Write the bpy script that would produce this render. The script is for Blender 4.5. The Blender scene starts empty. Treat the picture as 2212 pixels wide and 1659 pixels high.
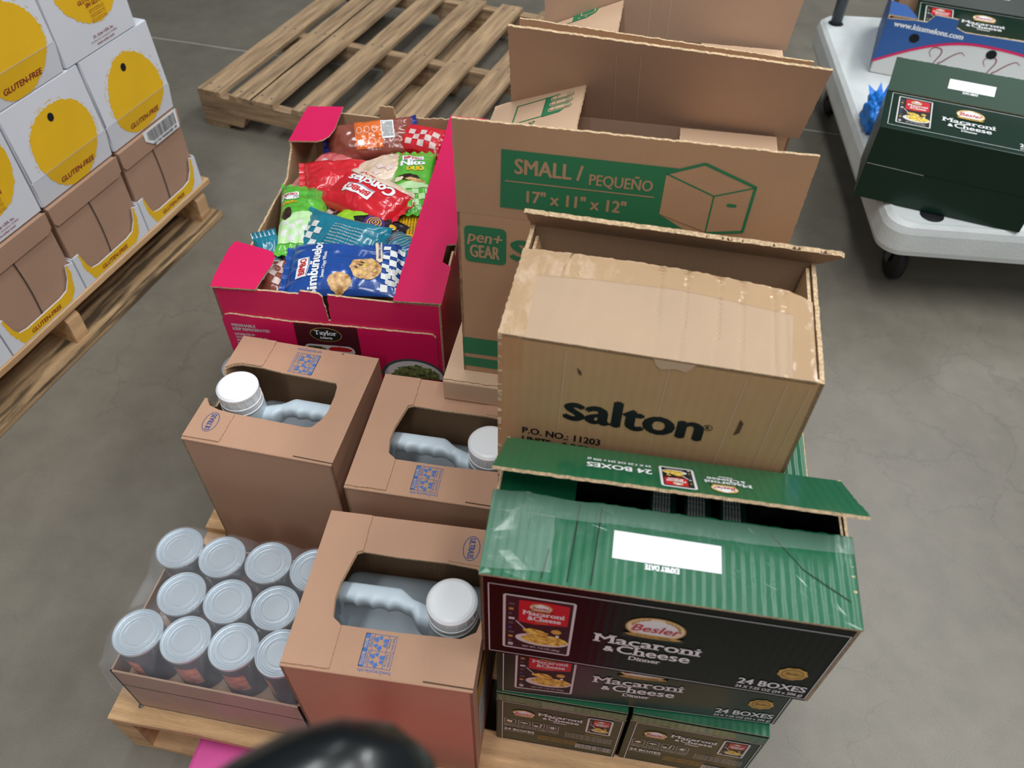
import bpy, bmesh, math, random
from mathutils import Vector, Matrix, noise
from mathutils.geometry import tessellate_polygon
V = Vector
PI = math.pi
R = math.radians
SC = bpy.context.scene
COL = SC.collection
random.seed(11)

# ------------------------------------------------------------------ camera
cam_d = bpy.data.cameras.new('camera')
cam = bpy.data.objects.new('camera', cam_d)
COL.objects.link(cam)
cr = V((0.98348, 0.1805, 0.013638)); cu = V((-0.14324, 0.72997, 0.6683)); cf = V((-0.110672, 0.659214, -0.743767))
m = Matrix.Identity(4)
for i in range(3):
    m[i][0] = cr[i]; m[i][1] = cu[i]; m[i][2] = -cf[i]
m.translation = V((0, 0, 1.4985))
cam.matrix_world = m
cam_d.sensor_fit = 'HORIZONTAL'; cam_d.sensor_width = 36
cam_d.lens = 36 * 1713.54 / 2212
cam_d.clip_start = .02
cam_d.dof.use_dof = True; cam_d.dof.focus_distance = 1.3; cam_d.dof.aperture_fstop = 5.0
SC.camera = cam

# ------------------------------------------------------------------ world, lamps, exposure
w = bpy.data.worlds.new('World'); SC.world = w; w.use_nodes = True
w.node_tree.nodes['Background'].inputs[0].default_value = (.86, .93, 1, 1)
w.node_tree.nodes['Background'].inputs[1].default_value = .24
def strip_lamp(x, y, z, sx, sy, power):
    l = bpy.data.lights.new('ceiling_strip_light', 'AREA'); l.shape = 'RECTANGLE'; l.size = sx; l.size_y = sy
    l.energy = power; l.color = (.96, .985, 1.0)
    o = bpy.data.objects.new('ceiling_strip_light', l); COL.objects.link(o); o.location = (x, y, z)
strip_lamp(-.55, .3, 4.6, .35, 3.0, 88)
strip_lamp(1.2, .1, 4.6, .5, 3.2, 72)
strip_lamp(3.0, .6, 4.6, .35, 4.0, 115)
strip_lamp(2.4, 3.9, 4.6, .35, 2.4, 135)  # extra lamp, added to brighten the dolly and the rear moving box
strip_lamp(-.55, 4.4, 4.6, .30, 2.4, 20)
strip_lamp(-4.2, .5, 4.6, .35, 4.0, 6)
strip_lamp(.1, -3.6, 4.6, .35, 2.6, 65)
SC.view_settings.view_transform = 'Standard'; SC.view_settings.look = 'None'
SC.view_settings.exposure = -0.30; SC.view_settings.gamma = 1.0

# ------------------------------------------------------------------ materials
def lin(h):
    h = h.lstrip('#'); o = []
    for i in (0, 2, 4):
        c = int(h[i:i+2], 16) / 255
        o.append(c / 12.92 if c <= .04045 else ((c + .055) / 1.055) ** 2.4)
    return (*o, 1)
MATS = {}
def mat(name, hexc, rough=.6, metal=0, var=.08, ns=6, bump=0, bs=40, stretch=None, wave=None, grain=0, coat=0, hex2=None, trans=0, rand=0, stain=None, spec=None):
    if name in MATS: return MATS[name]
    M = bpy.data.materials.new(name); M.use_nodes = True
    nt = M.node_tree; N = nt.nodes; L = nt.links
    b = N['Principled BSDF']; b.inputs['Roughness'].default_value = rough; b.inputs['Metallic'].default_value = metal
    if spec is not None: b.inputs['Specular IOR Level'].default_value = spec
    if coat: b.inputs['Coat Weight'].default_value = coat; b.inputs['Coat Roughness'].default_value = .08
    tc = N.new('ShaderNodeTexCoord'); mp = N.new('ShaderNodeMapping'); L.new(tc.outputs['Object'], mp.inputs[0])
    if stretch: mp.inputs['Scale'].default_value = stretch
    src = mp.outputs[0]
    if rand:
        oi = N.new('ShaderNodeObjectInfo'); ad = N.new('ShaderNodeVectorMath'); ad.operation = 'MULTIPLY_ADD'
        L.new(oi.outputs['Random'], ad.inputs[0]); ad.inputs[1].default_value = (37, 23, 11); L.new(src, ad.inputs[2]); src = ad.outputs[0]
    c1 = lin(hexc); c2 = lin(hex2) if hex2 else c1
    nz = N.new('ShaderNodeTexNoise'); nz.inputs['Scale'].default_value = ns; nz.inputs['Detail'].default_value = 6
    L.new(src, nz.inputs['Vector'])
    rp = N.new('ShaderNodeValToRGB'); rp.color_ramp.elements[0].position = .3; rp.color_ramp.elements[1].position = .7
    rp.color_ramp.elements[0].color = tuple(max(0, x * (1 - var)) for x in c1[:3]) + (1,)
    rp.color_ramp.elements[1].color = tuple(min(1, x * (1 + var)) for x in c2[:3]) + (1,)
    L.new(nz.outputs['Fac'], rp.inputs[0]); out = rp.outputs[0]
    def mul(fac_out, lo, hi, pos=(.35, .65)):
        nonlocal out
        r = N.new('ShaderNodeValToRGB'); r.color_ramp.elements[0].position = pos[0]; r.color_ramp.elements[1].position = pos[1]
        r.color_ramp.elements[0].color = (*lo, 1); r.color_ramp.elements[1].color = (*hi, 1); L.new(fac_out, r.inputs[0])
        x = N.new('ShaderNodeMix'); x.data_type = 'RGBA'; x.blend_type = 'MULTIPLY'; x.inputs[0].default_value = 1
        L.new(out, x.inputs[6]); L.new(r.outputs[0], x.inputs[7]); out = x.outputs[2]
    if grain:
        g = N.new('ShaderNodeTexNoise'); g.inputs['Scale'].default_value = 900 if not stretch else 60; g.inputs['Detail'].default_value = 3
        L.new(src, g.inputs['Vector']); mul(g.outputs['Fac'], (1 - grain,) * 3, (1, 1, 1))
    if stain:
        g = N.new('ShaderNodeTexNoise'); g.inputs['Scale'].default_value = stain[0]; g.inputs['Detail'].default_value = 8
        L.new(src, g.inputs['Vector']); mul(g.outputs['Fac'], (1, 1, 1), (stain[1],) * 3, (stain[2], stain[2] + .12))
    if rand:
        hs = N.new('ShaderNodeHueSaturation'); mr = N.new('ShaderNodeMapRange'); mr.inputs[3].default_value = 1 - rand; mr.inputs[4].default_value = 1 + rand
        L.new(oi.outputs['Random'], mr.inputs[0]); L.new(mr.outputs[0], hs.inputs['Value']); L.new(out, hs.inputs['Color']); out = hs.outputs[0]
    L.new(out, b.inputs['Base Color'])
    h = None
    if wave:
        wv = N.new('ShaderNodeTexWave'); wv.bands_direction = wave[0]; wv.inputs['Scale'].default_value = wave[1]; wv.inputs['Distortion'].default_value = .6
        L.new(tc.outputs['Object'], wv.inputs[0]); h = (wv.outputs['Fac'], wave[2])
    if bump:
        bn = N.new('ShaderNodeTexNoise'); bn.inputs['Scale'].default_value = bs; bn.inputs['Detail'].default_value = 4; L.new(src, bn.inputs['Vector'])
        h2 = (bn.outputs['Fac'], bump)
    last = None
    for hh in ([h] if h else []) + ([h2] if bump else []):
        bp = N.new('ShaderNodeBump'); bp.inputs['Strength'].default_value = hh[1]; bp.inputs['Distance'].default_value = .004
        L.new(hh[0], bp.inputs['Height'])
        if last: L.new(last, bp.inputs['Normal'])
        last = bp.outputs[0]
    if last: L.new(last, b.inputs['Normal'])
    if trans:
        tr = N.new('ShaderNodeBsdfTransparent'); mx = N.new('ShaderNodeMixShader'); mx.inputs[0].default_value = 1 - trans
        L.new(tr.outputs[0], mx.inputs[1]); L.new(b.outputs[0], mx.inputs[2]); L.new(mx.outputs[0], N['Material Output'].inputs[0])
    MATS[name] = M
    return M
KR = mat('kraft', 'BE9672', .85, var=.06, ns=9, grain=.10, bump=.06, bs=60)
KR2 = mat('kraft_lining', 'BC9A80', .88, var=.07, ns=6, grain=.08, bump=.05, bs=40)
KJ = mat('kraft_jug', 'BF9579', .8, var=.05, ns=7, grain=.08, bump=.04, bs=60, stain=(9, .86, .66))
KS = mat('kraft_salton', 'C59B6E', .8, var=.07, ns=6, grain=.08, wave=('X', 26, .10), bump=.08, bs=30)
KF = mat('kraft_light', 'D2B091', .8, var=.05, ns=7, grain=.06)
KT = mat('kraft_salton_top', 'B59A7F', .8, var=.05, ns=7, grain=.06)
KI = mat('kraft_inside', 'A98565', .9, var=.07, ns=7, grain=.1, wave=('X', 40, .12))
KE = mat('kraft_edge', 'C8AC88', .95, var=.35, ns=260)
KD = mat('kraft_dark', '5A4230', .95, var=.1)
KB = mat('kraft_brown', 'B08C74', .85, var=.05, ns=8, grain=.08)
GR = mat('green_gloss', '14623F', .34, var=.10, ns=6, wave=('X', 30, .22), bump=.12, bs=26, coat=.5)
GP = mat('green_print', '07140F', .25, var=.05, ns=6, wave=('X', 30, .04), spec=.12)
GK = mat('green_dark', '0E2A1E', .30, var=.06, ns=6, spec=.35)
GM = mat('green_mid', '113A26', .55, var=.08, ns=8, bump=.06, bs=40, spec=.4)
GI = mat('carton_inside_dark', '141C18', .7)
PG = mat('print_green', '2A7A50', .7, var=.04)
WH = mat('print_white', 'EEF0F0', .45, var=.02)
WL = mat('print_offwhite', 'D9D9D6', .45, var=.02)
BK = mat('print_black', '17171A', .5, var=.05)
RD = mat('print_red', 'C8232C', .4, var=.06)
GO = mat('print_gold', 'C9A04A', .4, var=.2, ns=60)
SEALB = mat('print_bronze', '7A5A22', .4, var=.1)
CRM = mat('print_cream', 'F0DEC0', .45, var=.08, ns=40)
MAC = mat('print_macaroni', 'D98A22', .45, var=.45, ns=170, hex2='F3C65A')
BL = mat('print_blue', '4C74B4', .7, var=.05)
BN = mat('print_navy', '3C4C86', .7, var=.05)
YE = mat('print_yellow', 'F0BE1E', .5, var=.05, ns=9)
MR = mat('print_maroon', '8E1F2A', .5)
PK = mat('pink_gloss', 'DA1A5B', .38, var=.04, ns=5, bump=.03, bs=20, spec=.4)
PKD = mat('pink_line', '8E0F3C', .4)
MAR = mat('taylor_maroon', '4A1722', .35, var=.08)
SCB = mat('white_carton', 'DEE1E7', .55, var=.03, ns=6, bump=.05, bs=40)
PL = mat('hdpe_white', 'CBD9E2', .38, var=.04, ns=12, bump=.05, bs=80)
CP = mat('cap_white', 'FBFDFF', .35, var=.005)
TIN = mat('tin_lid', 'DEE6EC', .30, metal=.7, var=.04, ns=10)
CANL = mat('can_label', '2B1830', .35, var=.1)
CANR = mat('can_label_red', 'D0423C', .35, var=.4, ns=60, hex2='E88A60')
WD = mat('wood_pine', 'CDA173', .8, var=.22, ns=3, stretch=(1.2, 16, 16), grain=.18, bump=.25, bs=6, rand=.07, hex2='D9B183')
WO = mat('wood_old', 'A08363', .85, var=.28, ns=3, stretch=(1.5, 18, 18), grain=.25, bump=.3, bs=6, rand=.16, hex2='B89A77', stain=(2.2, .62, .6))
WDK = mat('wood_under', '8A6A4C', .9, var=.25, ns=3, stretch=(1.2, 14, 14), rand=.1)
WST = mat('wood_scuffed', 'B4946C', .85, var=.25, ns=3, stretch=(1.5, 16, 16), grain=.2, rand=.08, stain=(2.6, .22, .47))
NAIL = mat('nail_steel', '777470', .5, metal=.6)
DOL = mat('dolly_plastic', 'DADFDE', .5, var=.06, ns=10, bump=.25, bs=160, stain=(5, .86, .55))
RUB = mat('rubber_black', '101314', .45)
STL = mat('steel_grey', '5C6468', .45, metal=.4)
JK = mat('jack_paint', 'E05AA2', .35, var=.08, ns=20, bump=.12, bs=90, coat=.2)
JKR = mat('jack_body_red', 'E0183C', .5, var=.06)
GRIP = mat('grip_black', '0B0F11', .28, var=.1, coat=.2)
TAPE = mat('clear_tape', 'D8B27C', .10, var=.05, trans=.72, bump=.35, bs=60, coat=.5)
TAPEG = mat('clear_tape_clear', 'CFE0D8', .09, var=.05, trans=.86, bump=.4, bs=50, coat=.6)
FILM = mat('shrink_film', 'E6EAF0', .12, var=.03, trans=.88, bump=.35, bs=30, coat=.5)
MEL = mat('melon_blue', '2E5C9E', .55, var=.06)
BAGB = mat('blue_plastic', '1C7FE0', .3, var=.15, bump=.5, bs=40)
CONC = None

# ------------------------------------------------------------------ mesh builder
def FM(o, x, y):
    x = V(x).normalized(); y = V(y); y = (y - x * y.dot(x)).normalized(); z = x.cross(y)
    M = Matrix.Identity(4)
    for i in range(3): M[i][0] = x[i]; M[i][1] = y[i]; M[i][2] = z[i]
    M.translation = V(o)
    return M
def front(o=(0, 0, 0)): return FM(o, (1, 0, 0), (0, 0, 1))
def topf(o): return FM(o, (1, 0, 0), (0, 1, 0))
def asfn(M):
    if callable(M): return M
    return lambda x, y, h: M @ V((x, y, h))
class MB:
    def __init__(s): s.v = []; s.f = []; s.k = []; s.mats = []; s.sm = []
    def mi(s, m):
        if m not in s.mats: s.mats.append(m)
        return s.mats.index(m)
    def add(s, vs, fs, m, sm=False):
        o = len(s.v); s.v += [V(p) for p in vs]; i = s.mi(m)
        for f in fs: s.f.append([o + a for a in f]); s.k.append(i); s.sm.append(sm)
    def box(s, a, b, m, M=None, r=0, seg=2):
        bm = bmesh.new(); bmesh.ops.create_cube(bm, size=1)
        d = [b[i] - a[i] for i in range(3)]
        for v in bm.verts: v.co = V([a[i] + (v.co[i] + .5) * d[i] for i in range(3)])
        if r: bmesh.ops.bevel(bm, geom=bm.edges[:], offset=r, segments=seg, affect='EDGES', profile=.5)
        s.bm(bm, m, M, False)
    def bm(s, bm, m, M=None, sm=True):
        bm.verts.index_update()
        s.add([(M @ v.co if M else v.co) for v in bm.verts], [[v.index for v in f.verts] for f in bm.faces], m, sm); bm.free()
    def plate(s, loops, t, M, mt, mb=None, me=None, side=True):
        fn = asfn(M); pts, tr = tess(loops)
        s.add([fn(x, y, t) for x, y in pts], tr, mt)
        if mb is not None: s.add([fn(x, y, 0) for x, y in pts], [t_[::-1] for t_ in tr], mb)
        if side and t > .0011 or me:
            for k, l in enumerate(loops):
                l = ccw(l) if k == 0 else ccw(l)[::-1]
                n = len(l)
                s.add([fn(x, y, 0) for x, y in l] + [fn(x, y, t) for x, y in l], [[i, (i + 1) % n, n + (i + 1) % n, n + i] for i in range(n)], me or mt)
    def decal(s, loops, M, m, h=.0005, sub=0):
        fn = asfn(M); pts, tr = tess(loops)
        if sub: pts, tr = subdiv(pts, tr, sub)
        s.add([fn(x, y, h) for x, y in pts], tr, m)
    def rect(s, x0, y0, x1, y1, M, m, h=.0005, sub=0): s.decal([[(x0, y0), (x1, y0), (x1, y1), (x0, y1)]], M, m, h, sub)
    def frame(s, x0, y0, x1, y1, wd, M, m, h=.0005):
        for a in ((x0, y0, x1, y0 + wd), (x0, y1 - wd, x1, y1), (x0, y0, x0 + wd, y1), (x1 - wd, y0, x1, y1)): s.rect(*a, M, m, h)
    def line(s, p, q, wd, M, m, h=.0005):
        p = V(p); q = V(q); d = (q - p); n = V((-d.y, d.x)).normalized() * wd / 2
        s.decal([[tuple(p + n), tuple(p - n), tuple(q - n), tuple(q + n)]], M, m, h)
    def oval(s, cx, cy, rx, ry, M, m, h=.0005, n=40, jit=0, a0=0, a1=2 * PI, sub=0, rot=0):
        P = []
        for i in range(n + (0 if a1 - a0 > 6.2 else 1)):
            a = a0 + (a1 - a0) * i / n; q = 1 + jit * random.uniform(-1, 1); x = rx * math.cos(a) * q; y = ry * math.sin(a) * q
            P.append((cx + x * math.cos(rot) - y * math.sin(rot), cy + x * math.sin(rot) + y * math.cos(rot)))
        s.decal([P], M, m, h, sub)
    def ring(s, cx, cy, rx, ry, wd, M, m, h=.0005, n=40):
        fn = asfn(M); P = []
        for k in (1, 0):
            for i in range(n):
                a = 2 * PI * i / n; P.append(fn(cx + (rx - wd * (1 - k)) * math.cos(a), cy + (ry - wd * (1 - k)) * math.sin(a), h))
        s.add(P, [[i, (i + 1) % n, n + (i + 1) % n, n + i] for i in range(n)], m)
    def text(s, t, x, y, hgt, M, m, bold=0, wid=None, shear=0, align='L', h=.0006, sub=0, serif=False, rise=0):
        """hgt = cap height; wid = total width to squeeze or stretch to; rise = upward drift per unit x"""
        pts, tr, W = glyphs(t, serif); k = hgt / CAPH; sx = k if wid is None else wid / W
        x0 = x - (0 if align == 'L' else (W * sx / 2 if align == 'C' else W * sx))
        P = [(x0 + px * sx + py * k * shear, y + py * k + rise * px * sx) for px, py in pts]
        T = tr
        if sub: P, T = subdiv(P, T, sub)
        fn = asfn(M); offs = [(0, 0)]
        if bold: offs = [(-bold, 0), (bold, 0), (0, bold * .6), (0, -bold * .6)]
        for j, (dx, dy) in enumerate(offs): s.add([fn(a + dx, b + dy, h + j * .00002) for a, b in P], T, m)
        return W * sx
    def lathe(s, prof, c, m, n=40, sm=True):
        P = []; F = []
        for r_, z in prof:
            for i in range(n): a = 2 * PI * i / n; P.append((c[0] + r_ * math.cos(a), c[1] + r_ * math.sin(a), c[2] + z))
        for k in range(len(prof) - 1):
            for i in range(n): F.append([k * n + i, k * n + (i + 1) % n, (k + 1) * n + (i + 1) % n, (k + 1) * n + i])
        s.add(P, F, m, sm)
    def tube(s, pts, rad, m, n=14, caps=True):
        pts = [V(p) for p in pts]; rad = rad if isinstance(rad, (list, tuple)) else [rad] * len(pts); P = []; F = []; up = None
        for i, p in enumerate(pts):
            d = (pts[min(i + 1, len(pts) - 1)] - pts[max(i - 1, 0)]).normalized()
            if up is None: up = d.orthogonal().normalized()
            up = (up - d * up.dot(d)).normalized(); b = d.cross(up)
            for k in range(n): a = 2 * PI * k / n; P.append(p + (up * math.cos(a) + b * math.sin(a)) * rad[i])
        for i in range(len(pts) - 1):
            for k in range(n): F.append([i * n + k, i * n + (k + 1) % n, (i + 1) * n + (k + 1) % n, (i + 1) * n + k])
        if caps: F.append(list(range(n))[::-1]); F.append([(len(pts) - 1) * n + k for k in range(n)])
        s.add(P, F, m, True)
    def obj(s, name, parent=None, loc=(0, 0, 0), rz=0, label=None):
        me = bpy.data.meshes.new(name); me.from_pydata([tuple(v) for v in s.v], [], s.f)
        for m_ in s.mats: me.materials.append(m_)
        me.polygons.foreach_set('material_index', s.k); me.polygons.foreach_set('use_smooth', s.sm); me.update()
        o = bpy.data.objects.new(name, me); COL.objects.link(o); o.location = loc; o.rotation_euler = (0, 0, rz)
        if parent: o.parent = parent
        if label: o['label'] = label
        return o
def area(l): return sum(l[i][0] * l[(i + 1) % len(l)][1] - l[(i + 1) % len(l)][0] * l[i][1] for i in range(len(l)))
def ccw(l): return list(l) if area(l) > 0 else list(l)[::-1]
def tess(loops):
    L = [ccw(l) if i == 0 else ccw(l)[::-1] for i, l in enumerate(loops)]
    pts = [tuple(p) for l in L for p in l]
    tr = tessellate_polygon([[V((x, y, 0)) for x, y in l] for l in L]); out = []
    for t in tr:
        a, b, c = [pts[i] for i in t]
        z = (b[0] - a[0]) * (c[1] - a[1]) - (b[1] - a[1]) * (c[0] - a[0])
        if abs(z) < 1e-13: continue
        out.append(list(t) if z > 0 else list(t)[::-1])
    return pts, out
def subdiv(pts, tr, e):
    pts = [V(p) for p in pts]; out = []; st = [list(t) for t in tr]; mid = {}
    while st:
        t = st.pop(); l = [(pts[t[i]] - pts[t[(i + 1) % 3]]).length for i in range(3)]; i = l.index(max(l))
        if l[i] <= e or len(pts) > 60000: out.append(t); continue
        a, b, c = t[i], t[(i + 1) % 3], t[(i + 2) % 3]; k = (min(a, b), max(a, b))
        if k not in mid: mid[k] = len(pts); pts.append((pts[a] + pts[b]) / 2)
        st += [[a, mid[k], c], [mid[k], b, c]]
    return [tuple(p) for p in pts], out
_G = {}
def raw(t):
    if t in _G: return _G[t]
    cu_ = bpy.data.curves.new('glyph', 'FONT'); cu_.body = t; cu_.resolution_u = 3
    o = bpy.data.objects.new('glyph', cu_); me = o.to_mesh()
    p = [(v.co.x, v.co.y) for v in me.vertices]; f = []
    for pl in me.polygons:
        vv = list(pl.vertices)
        for i in range(1, len(vv) - 1):
            q = [vv[0], vv[i], vv[i + 1]]; a, b, c = [p[j] for j in q]
            if (b[0] - a[0]) * (c[1] - a[1]) - (b[1] - a[1]) * (c[0] - a[0]) < 0: q = q[::-1]
            f.append(q)
    o.to_mesh_clear(); bpy.data.objects.remove(o); bpy.data.curves.remove(cu_)
    _G[t] = (p, f)
    return _G[t]
CAPH = max(y for x, y in raw('H')[0]); XH = max(y for x, y in raw('x')[0])
SER = {'M': [(0, 0), (1, 0), (0, 1), (1, 1)], 'r': [(0, 0), (0, 2)], 'n': [(0, 0), (1, 0), (0, 2)], 'i': [(.5, 0), (.35, 2)], 'h': [(0, 0), (1, 0), (0, 3)], 'D': [(0, 0), (0, 1)],
       'T': [(.5, 0)], 'l': [(.5, 0), (.35, 3)], 'y': [(0, 2), (1, 2)], 'a': [(1, 0)], 'F': [(0, 0), (0, 1)], 'R': [(0, 0), (1, 0), (0, 1)], 'A': [(0, 0), (1, 0)], 'S': []}
def glyphs(t, serif=False):
    key = (t, serif, 'g')
    if key in _G: return _G[key]
    p, f = raw(t); p = list(p); f = list(f)
    x0 = min(x for x, y in p)
    if serif:
        for i, ch in enumerate(t):
            if ch not in SER: continue
            xa = max(x for x, y in raw(t[:i] + '|')[0]) if i else None
            g = raw(ch)[0]; gw = (min(x for x, y in g), max(x for x, y in g))
            base = (max(x for x, y in raw(t[:i] + ch)[0]) - gw[1])
            for fx, lv in SER[ch]:
                st = .05; cx = base + gw[0] + st + (gw[1] - gw[0] - 2 * st) * fx; cy = (.025, CAPH - .025, XH - .02, CAPH + .01)[lv]
                hw = .115; n = len(p)
                p += [(cx - hw, cy - .03), (cx + hw, cy - .03), (cx + hw, cy + .03), (cx - hw, cy + .03)]; f += [[n, n + 1, n + 2], [n, n + 2, n + 3]]
    p = [(x - x0, y) for x, y in p]; W = max(x for x, y in p)
    _G[key] = (p, f, W)
    return _G[key]
def rag(pts, edges, amp=.0015, step=.006):
    """roughens the chosen edges of an outline (torn cardboard)"""
    out = []; n = len(pts)
    for i in range(n):
        a = V(pts[i]); b = V(pts[(i + 1) % n]); out.append(tuple(a))
        if i in edges:
            d = b - a; nn = V((-d.y, d.x)).normalized(); k = max(2, int(d.length / step))
            for j in range(1, k): out.append(tuple(a + d * (j / k) + nn * random.uniform(-amp, amp)))
    return out
def rrect(x0, y0, x1, y1, r, n=6):
    o = []
    for cx, cy, a in ((x1 - r, y0 + r, -PI / 2), (x1 - r, y1 - r, 0), (x0 + r, y1 - r, PI / 2), (x0 + r, y0 + r, PI)):
        o += [(cx + r * math.cos(a + PI / 2 * i / n), cy + r * math.sin(a + PI / 2 * i / n)) for i in range(n + 1)]
    return o
def thing(name, label, cat, loc=(0, 0, 0), rz=0, group=None):
    o = bpy.data.objects.new(name, None); o.empty_display_size = .05; COL.objects.link(o); o.location = loc; o.rotation_euler = (0, 0, rz)
    o['label'] = label; o['category'] = cat
    if group: o['group'] = group
    return o
def tag(o, label, cat, group=None):
    o['label'] = label; o['category'] = cat
    if group: o['group'] = group
    return o
def struct(o): o['kind'] = 'structure'; return o

# ------------------------------------------------------------------ floor
def floor_material():
    M = bpy.data.materials.new('polished_concrete'); M.use_nodes = True; nt = M.node_tree; N = nt.nodes; L = nt.links; b = N['Principled BSDF']
    tc = N.new('ShaderNodeTexCoord')
    def nz(s, d=8, r=.6):
        n = N.new('ShaderNodeTexNoise'); n.inputs['Scale'].default_value = s; n.inputs['Detail'].default_value = d; n.inputs['Roughness'].default_value = r
        L.new(tc.outputs['Object'], n.inputs['Vector']); return n
    a = nz(1.3); rp = N.new('ShaderNodeValToRGB'); rp.color_ramp.elements[0].position = .32; rp.color_ramp.elements[1].position = .68
    rp.color_ramp.elements[0].color = lin('716B60'); rp.color_ramp.elements[1].color = lin('888275'); L.new(a.outputs['Fac'], rp.inputs[0]); out = rp.outputs[0]
    def mulramp(o, lo, p0, p1):
        nonlocal out
        r = N.new('ShaderNodeValToRGB'); r.color_ramp.elements[0].position = p0; r.color_ramp.elements[1].position = p1
        r.color_ramp.elements[0].color = (lo, lo, lo, 1); r.color_ramp.elements[1].color = (1, 1, 1, 1); L.new(o, r.inputs[0])
        x = N.new('ShaderNodeMix'); x.data_type = 'RGBA'; x.blend_type = 'MULTIPLY'; x.inputs[0].default_value = 1
        L.new(out, x.inputs[6]); L.new(r.outputs[0], x.inputs[7]); out = x.outputs[2]
    mulramp(nz(420, 2).outputs['Fac'], .80, .3, .6); mulramp(nz(14).outputs['Fac'], .88, .35, .6)
    wp = nz(5); ad = N.new('ShaderNodeVectorMath'); ad.operation = 'MULTIPLY_ADD'; L.new(wp.outputs['Color'], ad.inputs[0]); ad.inputs[1].default_value = (.25, .25, .25); L.new(tc.outputs['Object'], ad.inputs[2])
    vo = N.new('ShaderNodeTexVoronoi'); vo.feature = 'DISTANCE_TO_EDGE'; vo.inputs['Scale'].default_value = 4.5; L.new(ad.outputs[0], vo.inputs['Vector'])
    mk = nz(1.1, 3); ma = N.new('ShaderNodeMath'); ma.operation = 'MULTIPLY_ADD'; L.new(mk.outputs['Fac'], ma.inputs[0]); ma.inputs[1].default_value = -.12; ma.inputs[2].default_value = .062
    sb = N.new('ShaderNodeMath'); sb.operation = 'SUBTRACT'; L.new(vo.outputs['Distance'], sb.inputs[0]); L.new(ma.outputs[0], sb.inputs[1])
    mulramp(sb.outputs[0], .88, .0, .004)
    L.new(out, b.inputs['Base Color']); r2 = N.new('ShaderNodeMapRange'); r2.inputs[3].default_value = .34; r2.inputs[4].default_value = .55; L.new(a.outputs['Fac'], r2.inputs[0]); L.new(r2.outputs[0], b.inputs['Roughness'])
    bp = N.new('ShaderNodeBump'); bp.inputs['Strength'].default_value = .08; bp.inputs['Distance'].default_value = .002; L.new(nz(180).outputs['Fac'], bp.inputs['Height']); L.new(bp.outputs[0], b.inputs['Normal'])
    return M
CONC = floor_material()
JOINT = mat('joint_filler', 'B9B5AC', .7, var=.2, ns=30)
f = MB(); f.add([(-7, -4, 0), (7, -4, 0), (7, 12, 0), (-7, 12, 0)], [[0, 1, 2, 3]], CONC)
jp = []; 
for i in range(61):
    x = -5 + i / 6; jp.append((x, 2.82 - .072 * (x + .5) + random.uniform(-.004, .004)))
for i in range(60):
    a, b_ = jp[i], jp[i + 1]; w1 = .003; f.add([(a[0], a[1] - w1, .0006), (b_[0], b_[1] - w1, .0006), (b_[0], b_[1] + w1, .0006), (a[0], a[1] + w1, .0006)], [[0, 1, 2, 3]], JOINT)
struct(f.obj('floor'))
WALLM = mat('painted_block_wall', 'B8B6B0', .8, var=.05, ns=3)
b = MB(); b.box((-7, 11.9, 0), (7, 12, 5.2), WALLM); struct(b.obj('wall_back'))
b = MB(); b.box((-7.1, -4, 0), (-7, 12, 5.2), WALLM); struct(b.obj('wall_left'))

# ------------------------------------------------------------------ pallets
def board(name, parent, L, W, T, loc, rz, m, nails=True, ragged=.0012, nrow=(.04,)):
    """a sawn board along local x, with slightly uneven edges and nail heads"""
    b = MB(); n = max(4, int(L / .05)); P = []
    s0 = random.uniform(0, 50)
    for i in range(n + 1):
        x = L * i / n; j1 = noise.noise(V((x * 9, s0, 0))) * ragged * 2; j2 = noise.noise(V((x * 9, s0 + 9, 0))) * ragged * 2
        c = T * .12
        P += [(x, j1, c), (x, j1 + c, 0), (x, W + j2 - c, 0), (x, W + j2, c), (x, W + j2, T - c), (x, W + j2 - c, T), (x, j1 + c, T), (x, j1, T - c)]
    F = []
    for i in range(n):
        for k in range(8): F.append([i * 8 + k, (i + 1) * 8 + k, (i + 1) * 8 + (k + 1) % 8, i * 8 + (k + 1) % 8][::-1])
    F.append(list(range(8))); F.append([n * 8 + k for k in range(8)][::-1])
    b.add(P, F, m)
    if nails:
        for x in (nrow[0], L - nrow[0], L / 2):
            for y in (W * .28, W * .72): b.lathe([(.0001, .0012), (.0045, .0008), (.005, -.001)], (x + random.uniform(-.006, .006), y, T), NAIL, 8)
    return b.obj(name, parent, loc, rz)
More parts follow.
